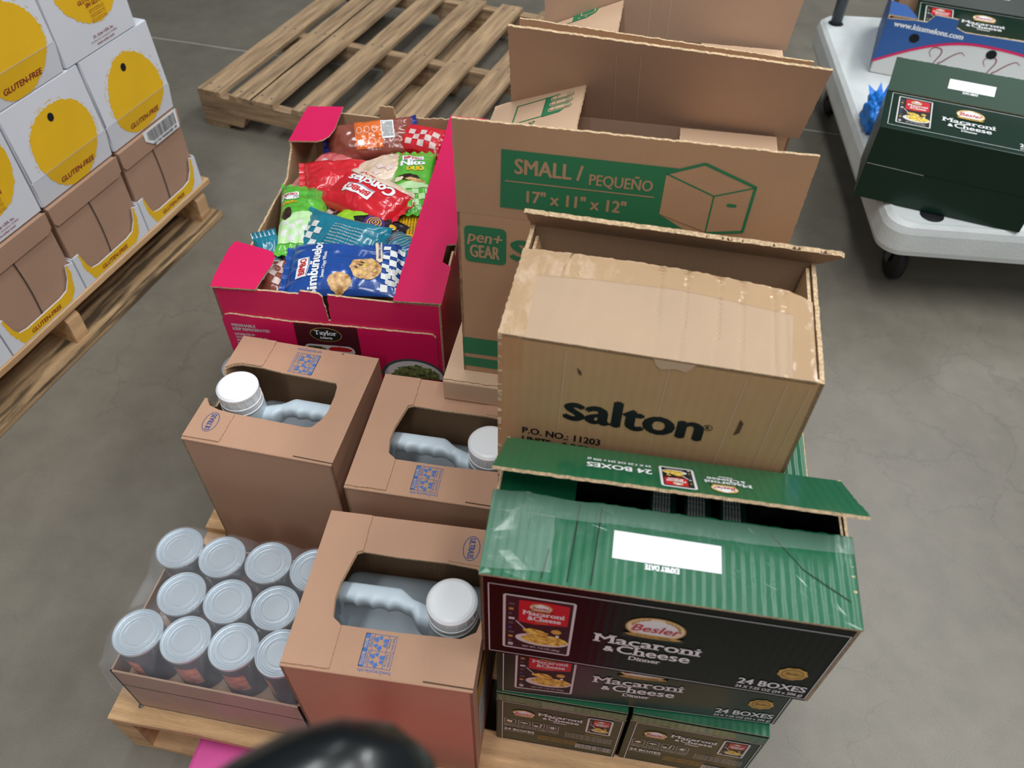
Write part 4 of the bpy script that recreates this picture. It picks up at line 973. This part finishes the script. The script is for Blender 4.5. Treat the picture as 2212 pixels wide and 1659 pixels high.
# ------------------------------------------------------------------ snack bags in the produce box
def plast(n, h, **k): return mat('bag_' + n, h, .22, var=k.pop('var', .08), ns=14, bump=.35, bs=30, coat=.5, **k)
B_BLUE = plast('blue', '1C4B9C'); B_TEAL = plast('teal', '14788F'); B_GREEN = plast('green', '5DB63A'); B_RED = plast('red', 'D21F2C'); B_ORG = plast('orange', 'E5702A'); B_BRN = plast('brown', '8C4A3C'); B_NAVY = plast('navy', '1B2E82')
B_LIME = plast('lime', '9CD22E'); B_BLK = plast('black', '1C1420'); B_CLR = plast('clear', 'D9B89A', hex2='E9D6C4'); B_YEL = plast('yellow', 'F0B91C'); B_PUR = plast('purple', '4B2A72'); B_WHT = plast('white', 'E6EAEE'); B_PINK = plast('red_clear', 'C2434A', hex2='E2888A')
COOK = mat('print_cookie', 'B9752F', .4, var=.4, ns=90, hex2='E2B57A'); WPK = mat('print_check_pink', 'DDC3BE', .4); CHOC = mat('print_choc', '2E1912', .4, var=.2, ns=50); PGRN = mat('print_palegreen', 'BFE3A8', .35)
def bag(label, L, Wd, Th, m, c, ang, tx=0, ty=0, art=None, seed=1, seals=True, sealm=None, grp='snack bags in the pink produce box'):
    M = TM @ Matrix.Translation(c) @ Matrix.Rotation(R(ang), 4, 'Z') @ Matrix.Rotation(R(ty), 4, 'Y') @ Matrix.Rotation(R(tx), 4, 'X')
    t = thing('snack_bag', label, 'snack bag', (0, 0, 0), 0, grp); t.matrix_world = M
    def surf(x, y, h, sgn=1):
        u = max(-1, min(1, x / (L / 2))); v = max(-1, min(1, y / (Wd / 2)))
        k = (1 - abs(u) ** 2.4) ** .55 * (1 - abs(v) ** 2.8) ** .5
        wr = noise.noise(V((x * 28 + seed * 7, y * 28, sgn * 3))) * .22 + noise.noise(V((x * 70 + seed, y * 70, sgn))) * .09
        fold = .10 * abs(u) ** 3 * math.sin(v * 17 + seed * 2 + 2 * noise.noise(V((y * 30, seed, 0))))
        z = sgn * Th / 2 * (k * (1 + wr) + fold * (1 - abs(v) ** 6) * (1 - abs(u) ** 14))
        return V((x, y * (1 - .08 * (1 - u * u)), z + h * sgn))
    b = MB(); nx, ny = 44, 30
    for sgn in (1, -1):
        P = [surf(L * (i / nx - .5), Wd * (j / ny - .5), 0, sgn) for j in range(ny + 1) for i in range(nx + 1)]
        F = [[j * (nx + 1) + i, j * (nx + 1) + i + 1, (j + 1) * (nx + 1) + i + 1, (j + 1) * (nx + 1) + i][::sgn] for j in range(ny) for i in range(nx)]
        b.add(P, F, m, True)
    if art: art(b, lambda x, y, h: surf(x, y, h + .0012))
    b.obj('bag_body', t)
    if seals:
        for s_ in (-1, 1):
            b = MB(); n = 40; P = []; F = []
            for i in range(n + 1):
                y = Wd * (i / n - .5); w_ = .0025 * math.sin(i * .9 + seed); 
                P += [(s_ * L / 2, y, .10 * Th * .5 * math.sin(2 * y / Wd * 17 + seed * 2) * 0), (s_ * (L / 2 + .010 + (.0016 if i % 2 else 0)), y * 1.02, w_)]
            for i in range(n): F.append([2 * i, 2 * i + 1, 2 * i + 3, 2 * i + 2])
            b.add(P, F, sealm or m, False); b.obj('crimped_seal', t)
    return t
def rot(fn, x, y, a):
    c_, s_ = math.cos(R(a)), math.sin(R(a))
    return lambda p, q, h: fn(x + p * c_ - q * s_, y + p * s_ + q * c_, h)
def logo(b, fn, w, x=0, y=0):
    k = w / .06
    b.decal([[(x - .034 * k, y - .014 * k), (x, y - .018 * k), (x + .034 * k, y - .014 * k), (x + .033 * k, y + .014 * k), (x, y + .011 * k), (x - .033 * k, y + .014 * k)]], fn, WH, .0002, .008)
    b.decal([[(x - .032 * k, y - .013 * k), (x, y - .0168 * k), (x + .032 * k, y - .013 * k), (x + .032 * k, y - .0115 * k), (x, y - .0152 * k), (x - .032 * k, y - .0115 * k)]], fn, B_NAVY, .0006, .008)
    b.text('BIMBO', x, y - .0085 * k, .015 * k, fn, RD, .0010 * k, .054 * k, 0, 'C', .0005, .008)
def checks(b, fn, x0, y0, n, m_, s, mt):
    for i in range(n):
        for j in range(m_):
            if (i + j) % 2 == 0: b.rect(x0 + i * s, y0 + j * s, x0 + (i + 1) * s, y0 + (j + 1) * s, fn, mt, .0003, .006)
def a_blue(b, fn):
    T = rot(fn, -.073, -.012, 90); logo(b, T, .046)
    T = rot(fn, -.042, -.078, 90); b.text('Bimbuñuelos', 0, 0, .0175, T, WH, .0010, .136, 0, 'L', .0004, .007); T = rot(fn, -.0305, -.045, 90); b.text('Sweet Crispy Wheels', 0, 0, .0062, T, WH, .0002, .07, 0, 'L', .0004, .007)
    b.oval(-.002, -.052, .021, .019, fn, COOK, .0004, 30, .06, sub=.007); b.oval(.043, -.022, .028, .026, fn, COOK, .0004, 34, .06, sub=.007)
    for k in range(9): b.oval(.043 + random.uniform(-.018, .018), -.022 + random.uniform(-.016, .016), .004, .002, fn, CHOC if k % 3 == 0 else MAC, .0009, 10, .2, sub=.007, rot=k)
    b.decal([[(.052, .066), (.064, .068), (.071, .0), (.066, -.004), (.060, .0)]], fn, CRM, .0009, .007); T = rot(fn, .0585, .062, -85); b.text('Sugared / Azucarados', 0, 0, .0058, T, B_NAVY, .0002, .058, 0, 'L', .0012, .007)
    checks(b, fn, .070, -.066, 3, 9, .0125, WH)
    T = rot(fn, .089, .058, -80); b.text('NET WT 2.33 OZ (66g)', 0, 0, .0055, T, B_NAVY, .0001, .052, 0, 'L', .0008, .007); 
    for k in range(3):
        for j in range(2): b.decal([rrect(.078 + j * .011, -.052 + k * .014, .087 + j * .011, -.041 + k * .014, .003)], fn, WL, .0008, .007)
def a_nito(b, fn):
    T = rot(fn, .060, 0, -90); logo(b, T, .042); T = rot(fn, .028, 0, -90); b.text('Nito', 0, 0, .021, T, WH, .0016, .052, 0, 'C', .0005, .007)
    T = rot(fn, .009, 0, -90); b.text('DUO', .006, 0, .0135, T, B_YEL, .0012, .036, 0, 'C', .0005, .007)
    b.oval(-.016, .008, .011, .026, fn, CHOC, .0004, 26, .08, sub=.007, rot=-.25); b.oval(-.017, .030, .008, .010, fn, CRM, .0006, 20, .06, sub=.007); b.oval(-.027, -.006, .006, .022, fn, COOK, .0005, 22, .1, sub=.007, rot=-.3)
    b.decal([[(-.036, .044), (-.030, .0), (-.04, -.044), (-.05, -.044), (-.055, .044)]], fn, PGRN, .0002, .008); checks(b, fn, -.094, -.040, 3, 6, .0135, PGRN)
def a_nito2(b, fn):
    T = rot(fn, .055, .030, -90); logo(b, T, .03); T = rot(fn, .034, .030, -90); b.text('Nito', 0, 0, .016, T, WH, .0012, .034, 0, 'C', .0005, .007); T = rot(fn, .016, .030, -90); b.text('DUO', 0, 0, .010, T, B_YEL, .0009, .028, 0, 'C', .0005, .007)
    b.frame(.018, -.042, .088, -.004, .0008, fn, PG, .0004); T = rot(fn, .078, -.006, -90); b.text('Nutrition', 0, 0, .0065, T, PG, .0003, .032, 0, 'L', .0004, .007)
    for k in range(7): T = rot(fn, .068 - k * .0065, -.007, -90); b.text('Serving size Calories', 0, 0, .003, T, PG, 0, .03, 0, 'L', .0004, .007)
    b.oval(-.02, .034, .022, .010, fn, CHOC, .0004, 24, .1, sub=.007); b.decal([[(-.02, -.046), (-.02, .02), (-.045, .048), (-.105, .044), (-.105, -.044)]], fn, PGRN, .0002, .008); checks(b, fn, -.10, -.040, 4, 6, .0135, WL)
def a_concha(b, fn):
    b.decal([[(-.092, -.062), (.092, -.062), (.092, -.042), (.03, -.030), (-.04, -.034), (-.092, -.048)]], fn, B_CLR, .0002, .008)
    T = rot(fn, 0, 0, 0); b.text('Conchas', -.062, -.034, .022, T, WH, .0016, .118, 0, 'L', .0006, .007, False, .06); logo(b, rot(fn, .004, .012, 6), .060)
    b.text('Fine Pastry', .006, -.046, .007, T, RD, .0003, .044, 0, 'L', .0006, .007)
def a_checks(mt, n=4, m_=4): return lambda b, fn: checks(b, fn, -.03, -.028, n, m_, .014, mt)
def a_orange(b, fn):
    b.rect(-.03, -.03, .028, .042, fn, B_ORG, .0002, .008); b.rect(.028, -.01, .055, .038, fn, WH, .0003, .008)
    for k in range(9): b.rect(.030 + k * .0026, -.006, .0313 + k * .0026, .034, fn, BK, .0006, .01)
    for k in range(3): b.ring(-.02 + k * .017, .015, .006, .008, .001, fn, WH, .0006, 18)
    b.ring(.005, -.014, .008, .008, .001, fn, WH, .0006, 18); b.rect(-.026, -.022, -.012, -.008, fn, WH, .0006, .008)
def a_teal(b, fn):
    for k in range(9):
        T = rot(fn, -.01, .030 - k * .0075, 0); b.text('Nutrition Facts Datos de Nutricion', 0, 0, .0034, T, WL, 0, .066, 0, 'L', .0004, .007)
    checks(b, fn, -.07, -.03, 3, 4, .014, WL)
def a_lime(b, fn):
    b.decal([[(-.075, -.05), (-.03, -.05), (-.015, -.02), (-.035, .0), (-.01, .015), (-.03, .05), (-.075, .05)]], fn, B_LIME, .0002, .008); b.oval(.012, .004, .022, .020, fn, B_PUR, .0003, 26, sub=.008)
    for k in range(3): b.ring(.012, .004, .005 + .005 * k, .005 + .005 * k, .0018, fn, B_YEL, .0006, 22)
    b.oval(-.01, .03, .008, .007, fn, B_YEL, .0005, 16); b.oval(.045, .02, .007, .007, fn, B_YEL, .0005, 16)
def a_besos(b, fn):
    b.decal([[(-.06, .01), (-.02, .03), (.05, -.02), (.07, -.05), (.055, -.05), (.04, -.025), (-.02, .02), (-.06, -.002)]], fn, CRM, .0003, .007); T = rot(fn, -.05, .002, 30); b.text('Besos', 0, 0, .009, T, CHOC, .0003, .03, 0, 'L', .0007, .007); checks(b, fn, .0, .0, 4, 3, .014, WL)
random.seed(21)
bag('brown bag of biscuits under the teal bag, with a cream ribbon print', .17, .13, .085, B_BRN, (.195, .205, .150), -35, 0, 0, a_besos, 3)
bag('brown checked bag between the left green bag and the red one', .15, .11, .085, B_BRN, (.145, .305, .150), 60, 0, 0, a_checks(WPK), 4)
bag('brown checked bag in the front left corner, left of the blue bag', .125, .115, .085, B_BRN, (.078, .082, .165), 80, 0, 0, a_checks(WPK, 5, 4), 5)
bag('dark brown bag behind the blue bag, by the left green one', .15, .11, .08, B_BRN, (.125, .150, .150), 20, 0, 0, None, 6)
bag('teal bag tip sticking up at the left edge of the box', .075, .045, .025, B_TEAL, (.058, .128, .200), 118, 0, -40, None, 7)
bag('red and clear bag in the back left corner', .13, .09, .06, B_PINK, (.085, .435, .180), 70, 0, 0, a_checks(WPK, 3, 3), 8)
bag('red and white bag in the back right corner, behind the green bag', .12, .08, .05, B_RED, (.275, .545, .205), -12, 20, 0, a_checks(WPK, 5, 3), 9)
bag('orange and dark brown bag with barcode at the back of the box', .19, .10, .07, B_BRN, (.160, .537, .200), 14, 34, -4, a_orange, 10, sealm=B_NAVY)
bag('plain red bag behind the front red bag', .17, .105, .06, B_RED, (.135, .405, .190), 18, 8, 6, None, 11)
bag('clear-windowed pastry bag between the red and green bags', .13, .10, .05, B_CLR, (.212, .420, .200), 40, 0, 0, a_checks(WPK, 3, 2), 12, sealm=B_RED)
bag('black and purple bag with lime corner under the front red bag', .16, .12, .05, B_BLK, (.222, .232, .190), -24, 0, 4, a_lime, 13)
bag('red bag with large white lettering printed upside down in the middle', .175, .125, .055, B_RED, (.200, .318, .208), 148, -8, 2, a_concha, 14)
bag('bright green bag with chocolate cake print at the right side', .205, .096, .046, B_GREEN, (.283, .388, .206), 100, 0, 0, a_nito, 15)
bag('bright green bag with nutrition panel at the left edge', .235, .100, .060, B_GREEN, (.088, .250, .195), 104, 10, 4, a_nito2, 16)
bag('teal bag at the right, partly under the pink strip', .13, .095, .04, B_TEAL, (.285, .160, .197), 60, 0, 4, a_teal, 18)
bag('teal bag lying just behind the blue bag', .17, .12, .045, B_TEAL, (.178, .165, .212), -20, 20, -4, a_teal, 17)
bag('blue bag of sugared wheels lying at the front of the box', .204, .140, .052, B_BLUE, (.212, .0925, .209), 7, 4, 0, a_blue, 19)
t = thing('biscuit_box', 'small yellow packet with barcode tucked under the pink strip', 'packet', (0, 0, 0), 0); t.matrix_world = TM @ Matrix.Translation((.250, .192, .142)) @ Matrix.Rotation(R(6), 4, 'Z')
b = MB(); b.box((0, 0, 0), (.085, .095, .055), B_YEL, None, .004); M = topf((0, 0, .055)); b.rect(.006, .07, .032, .09, M, WH)
for k in range(8): b.rect(.008 + k * .003, .072, .0094 + k * .003, .088, M, BK, .0008)
for k in range(8): b.text('INGREDIENTES HARINA', 0, 0, .0035, FM((.036 + k * .0058, .03, .055), (0, 1, 0), (-1, 0, 0)), BK, 0, .058)
b.ring(.015, .04, .007, .007, .001, M, BK); b.obj('packet_body', t)

# ------------------------------------------------------------------ platform dolly on the right
DO = (.662, 1.79, 0); DR = R(4.3)
t = thing('platform_dolly', 'pale grey plastic platform dolly on black casters at the right', 'dolly', DO, DR)
b = MB(); W, D = .76, 1.25; o = rrect(0, 0, W, D, .06, 8); n = len(o)
def ring_(off, z): return [(x + (W / 2 - x) / (W / 2) * off, y + (D / 2 - y) / (D / 2) * off * W / D, z) for x, y in o]
lv = [ring_(.035, .19), ring_(.004, .195), ring_(0, .21), ring_(0, .262), ring_(.006, .28), ring_(.018, .29), ring_(.03, .288)]
P = [p for l in lv for p in l]; F = [[k * n + i, k * n + (i + 1) % n, (k + 1) * n + (i + 1) % n, (k + 1) * n + i] for k in range(len(lv) - 1) for i in range(n)]
F.append([(len(lv) - 1) * n + i for i in range(n)]); F.append(list(range(n))[::-1]); b.add(P, F, DOL); b.lathe([(.0001, .2895), (.028, .2895), (.03, .2885)], (.115, .055, 0), BK, 24); b.lathe([(.0001, .2895), (.024, .2895), (.026, .2885)], (.055, D - .075, 0), BK, 24); b.obj('deck', t)
b = MB(); b.tube([(.055, D - .075, .262), (.055, D - .06, .7), (.055, D - .05, 1.1), (.1, D - .05, 1.16), (W - .1, D - .05, 1.16), (W - .055, D - .05, 1.1), (W - .055, D - .075, .262)], .019, STL, 18); b.obj('push_handle', t)
for x, y in ((.13, .16), (.10, 1.08), (W - .13, .16), (W - .1, 1.08)):
    b = MB(); b.box((x - .035, y - .04, .178), (x + .035, y + .04, .192), STL); 
    for s_ in (-1, 1): b.plate([[(-.03, .178), (.03, .178), (.018, .055), (-.006, .055)]], .004, FM((x + s_ * .026 - .002, y, 0), (0, 1, 0), (0, 0, 1)), STL, STL, STL)
    w_ = MB(); M = FM((x, y + .006, .063), (0, 1, 0), (0, 0, 1)); w_.lathe([(.012, -.018), (.05, -.018), (.060, -.012), (.0625, -.004), (.0625, .004), (.060, .012), (.05, .018), (.012, .018)], (0, 0, 0), RUB, 32); w_.v = [M @ v for v in w_.v]
    co = b.obj('caster', t); w_.obj('wheel', co)
def lying_carton():
    t = thing('dinner_carton', 'green carton lying on the dolly with print upward and bottom toward the viewer', 'box', (.58, 1.90, .2905), R(-12.1), 'green macaroni dinner cartons'); L, D, H = .404, .197, .200
    b = MB(); b.box((0, 0, 0), (L, D, H), GK, None, .002); F = front()
    b.line((.002, .098), (L - .002, .095), .0012, F, BK); b.line((.002, .0995), (.14, .097), .001, F, WL, .0006); b.line((.12, .096), (.21, .088), .0008, F, WL, .0006); b.line((.25, .094), (.40, .058), .0006, F, GR, .0006); b.line((.27, .088), (.38, .062), .0006, F, GR, .0006)
    b.plate([[(.002, .002), (L - .002, .002), (L - .002, .0945), (.002, .097)]], .0015, F, GK, None, GK)
    M = topf((0, 0, H)) @ Matrix.Translation((.006, .012, 0)); long_face(b, M, GL - .01, .190); b.obj('carton_body', t)
    b = MB(); Mf = FM((0, D - .002, H), (1, 0, 0), (0, math.cos(R(26)), math.sin(R(26)))); b.plate([rag([(0, 0), (L, 0), (L, .103), (0, .103)], (2,), .0008)], .0035, Mf, GM, GI, KE)
    Fd = Mf @ Matrix.Translation((0, 0, .0035)); b.rect(.139, .036, .250, .066, Fd, WH); b.text('EXPIRY DATE', 0, 0, .0062, Fd @ Matrix.Translation((.212, .034, 0)) @ Matrix.Rotation(PI, 4, 'Z'), WH, .0004, .036);
    b.obj('top_flap', t)
lying_carton()
def melon_box():
    t = thing('fruit_box', 'blue and white fruit box with web address, behind the carton on the dolly', 'box', (.70, 2.62, .2905), R(-12)); L, D, H, th = .50, .36, .168, .005
    b = MB(); F = front()
    o = rag([(0, 0), (L, 0), (L, H), (.36, H), (.225, H - .004), (.197, H + .006), (.193, H + .03), (.128, H + .032), (.112, H + .008), (.082, H + .008), (0, H)], (3, 4, 8), .001, .006)
    b.plate([o], th, front((0, th, 0)), WL, KR, KE)
    arc = [(x, .024 + .112 * math.sin(min(1, (x + .02) / .30) * PI / 2) - .02 * max(0, (x - .28) / .2) ** 2) for x in [k * .02 for k in range(26)]]
    b.decal([[(0, H - .001), (0, .024)][::-1][:1] + arc + [(L, H - .001), (.225, H - .004), (.197, H + .005), (.193, H + .029), (.128, H + .031), (.112, H + .007), (.082, H + .007), (0, H - .001)]], F, MEL, .0006)
    for p, q in zip(arc, arc[1:]): b.line(p, q, .0075, F, PK, .0012)
    b.text('www.kissmelons.com', .024, .150, .0155, F, WH, .0010, .2, 0, 'L', .001, 0, False, -.03)
    for x, z in ((.094, .124), (.318, .116), (.090, .036)): b.oval(x, z, .0145, .0135, F, HOLE, .0016, 24)
    def swash(P, w0):
        Q = []; P = [V(p) for p in P]
        for k in range(len(P) - 1):
            p0, p1, p2, p3 = P[max(k - 1, 0)], P[k], P[k + 1], P[min(k + 2, len(P) - 1)]
            for q in range(6):
                u = q / 6; Q.append(.5 * (2 * p1 + (p2 - p0) * u + (2 * p0 - 5 * p1 + 4 * p2 - p3) * u * u + (3 * p1 - p0 - 3 * p2 + p3) * u ** 3))
        for k in range(len(Q) - 1): b.line(Q[k], Q[k + 1], w0 * (.45 + .8 * math.sin(PI * k / len(Q))), F, MR, .0012)
    for ox in (0, .155):
        swash([(.160 + ox, .078), (.150 + ox, .094), (.160 + ox, .108), (.180 + ox, .106), (.184 + ox, .092), (.176 + ox, .070), (.165 + ox, .035), (.150 + ox, .018)], .0024)
        swash([(.250 + ox, .098), (.236 + ox, .106), (.215 + ox, .092), (.195 + ox, .070), (.186 + ox, .062), (.205 + ox, .048), (.225 + ox, .020)], .0024)
    swash([(.232, .06), (.226, .03), (.236, .02), (.246, .04), (.256, .05), (.250, .03), (.262, .02)], .002)
    b.plate([[(0, 0), (D, 0), (D, H), (0, H)]], th, FM((L - th, 0, 0), (0, 1, 0), (0, 0, 1)), MEL, KR, KE); b.plate([[(0, 0), (D, 0), (D, H + .01), (0, H)]], th, FM((th, D, 0), (0, -1, 0), (0, 0, 1)), MEL, KR, KE)
    b.plate([[(0, 0), (L, 0), (L, H), (0, H)]], th, FM((L, D - th, 0), (-1, 0, 0), (0, 0, 1)), MEL, KR, KE); b.rect(0, 0, L, D, topf((0, 0, .002)), KR); b.obj('box_body', t)
    b = MB(); b.plate([rag([(0, 0), (.082, 0), (.078, .02), (.05, .085), (0, .11)], (1, 2, 3), .001)], .004, topf((0, .002, H + .008)), MEL, KR, KE); b.obj('corner_flap', t)
    M0 = Matrix.Translation((.70, 2.62, .2905)) @ Matrix.Rotation(R(-12), 4, 'Z')
    t = thing('dinner_carton', 'green carton standing inside the blue fruit box', 'box', (0, 0, 0), 0, 'green macaroni dinner cartons'); t.matrix_world = M0 @ Matrix.Translation((.080, .008, .010))
    b = MB(); b.box((0, 0, 0), (.402, .196, .150), GK, None, .002); long_face(b, topf((0, 0, .150)), .402, .196); b.obj('carton_body', t)
    b = MB(); Mf = FM((0, .194, .150), (1, 0, 0), (0, math.cos(R(50)), math.sin(R(50)))); b.plate([[(0, 0), (.402, 0), (.402, .1), (0, .1)]], .004, Mf, GK, GI, KE); b.rect(.139, .04, .257, .073, Mf @ Matrix.Translation((0, 0, .004)), WH); b.obj('top_flap', t)
    t = thing('brown_box', 'brown carton behind the green one inside the blue fruit box', 'box', (0, 0, 0), 0); t.matrix_world = M0 @ Matrix.Translation((.03, .272, .010))
    b = MB(); b.box((0, 0, 0), (.44, .075, .29), KF, None, .003); b.obj('box_body', t)
    b = MB(); b.plate([rag([(0, 0), (.44, 0), (.44, .05), (0, .05)], (2,), .001)], .004, FM((0, 0, .29), (1, 0, 0), (0, -.7, .6)), KF, KF, KE); b.obj('top_flap', t)
melon_box()
b = MB(); bm = bmesh.new(); bmesh.ops.create_icosphere(bm, subdivisions=5, radius=1)
for v in bm.verts:
    n_ = noise.noise(v.co * 1.8) * .30 + abs(noise.noise(V((v.co.x * 5, v.co.y * 3, v.co.z * 2)))) * .28; v.co *= 1 + n_; v.co = V((v.co.x * .042, v.co.y * .075, max(-.040, v.co.z * .05)))
b.bm(bm, BAGB, None, True); b.add([(-.02, .06, .0), (.02, .07, .01), (-.03, .11, .035), (.012, .09, .012), (.03, .12, .045), (.0, .10, .05)], [[0, 1, 2], [1, 4, 3], [0, 5, 1]], BAGB)
tag(b.obj('plastic_bag', None, (.677, 2.262, .332)), 'crumpled bright blue plastic bag on the dolly beside the lying carton', 'bag')

# ------------------------------------------------------------------ pallet jack under the load
t = thing('pallet_jack', 'pink pallet jack under the loaded pallet, its black hand grip close to the camera', 'pallet jack', (-.25, -.12, 0))
ox, oy = .25, .12
for x in (-.586, -.07):
    b = MB(); x0 = x + ox
    b.box((x0, .1, .05), (x0 + .16, 1.22, .087), JK, None, .008, 2); b.box((x0 + .012, .1, .03), (x0 + .022, 1.15, .06), JK); b.box((x0 + .138, .1, .03), (x0 + .148, 1.15, .06), JK); fo = b.obj('fork', t)
    w_ = MB(); M = FM((x0 + .04, 1.1, .036), (0, 1, 0), (0, 0, 1)); w_.lathe([(.004, 0), (.035, 0), (.036, .004), (.036, .076), (.035, .08), (.004, .08)], (0, 0, 0), RUB, 24); w_.v = [M @ v for v in w_.v]; w_.obj('load_roller', fo)
b = MB(); b.box((-.336, .02, .05), (.34, .13, .20), JKR, None, .012); b.plate([[(0, .2), (.405, .2), (.395, .24), (.25, .455), (.02, .465)]], .42, FM((-.10, -.0, 0), (0, 1, 0), (0, 0, 1)), JKR, JKR, JKR); b.obj('lift_frame_bounce_wedge', t)  # unseen wedge added to bounce red light onto the front jug carton
b = MB(); b.lathe([(.0001, .10), (.045, .10), (.05, .11), (.05, .36), (.03, .37), (.03, .42), (.0001, .42)], (0, -.04, 0), RUB, 28); b.obj('pump', t)
for s_ in (-1, 1):
    w_ = MB(); M = FM((s_ * .05 - (.05 if s_ > 0 else 0) + (0 if s_ > 0 else 0), -.04, .09), (0, 1, 0), (0, 0, 1)); w_.lathe([(.01, 0), (.085, 0), (.09, .006), (.09, .044), (.085, .05), (.01, .05)], (0, 0, 0), RUB, 32); w_.v = [M @ v for v in w_.v]; w_.obj('steer_wheel', t)
g = lambda p: (p[0] + ox, p[1] + oy, p[2])
b = MB(); b.tube([(0, -.05, .25), (.02, .03, .6), (.07, .13, .92)], .017, JKR, 16); b.tube([(.07, .13, .92), g((-.235, -.005, 1.02)), g((-.245, -.01, 1.10))], .014, RUB, 14); b.tube([(.07, .13, .92), g((-.075, .085, 1.0)), g((-.058, .094, 1.06))], .014, RUB, 14); b.obj('handle_shaft', t)
b = MB(); b.tube([g(p) for p in ((-.25, -.03, 1.09), (-.22, -.02, 1.115), (-.17, .013, 1.135), (-.135, .038, 1.1475), (-.107, .0634, 1.1530), (-.092, .0745, 1.1555), (-.078, .0815, 1.1560), (-.0685, .0842, 1.1520), (-.0630, .0845, 1.1400), (-.0600, .086, 1.115), (-.058, .088, 1.06))], [.019, .021, .022, .023, .0243, .0245, .0235, .0225, .0218, .021, .018], GRIP, 36); b.obj('hand_grip', t, label='black rounded rubber hand grip')
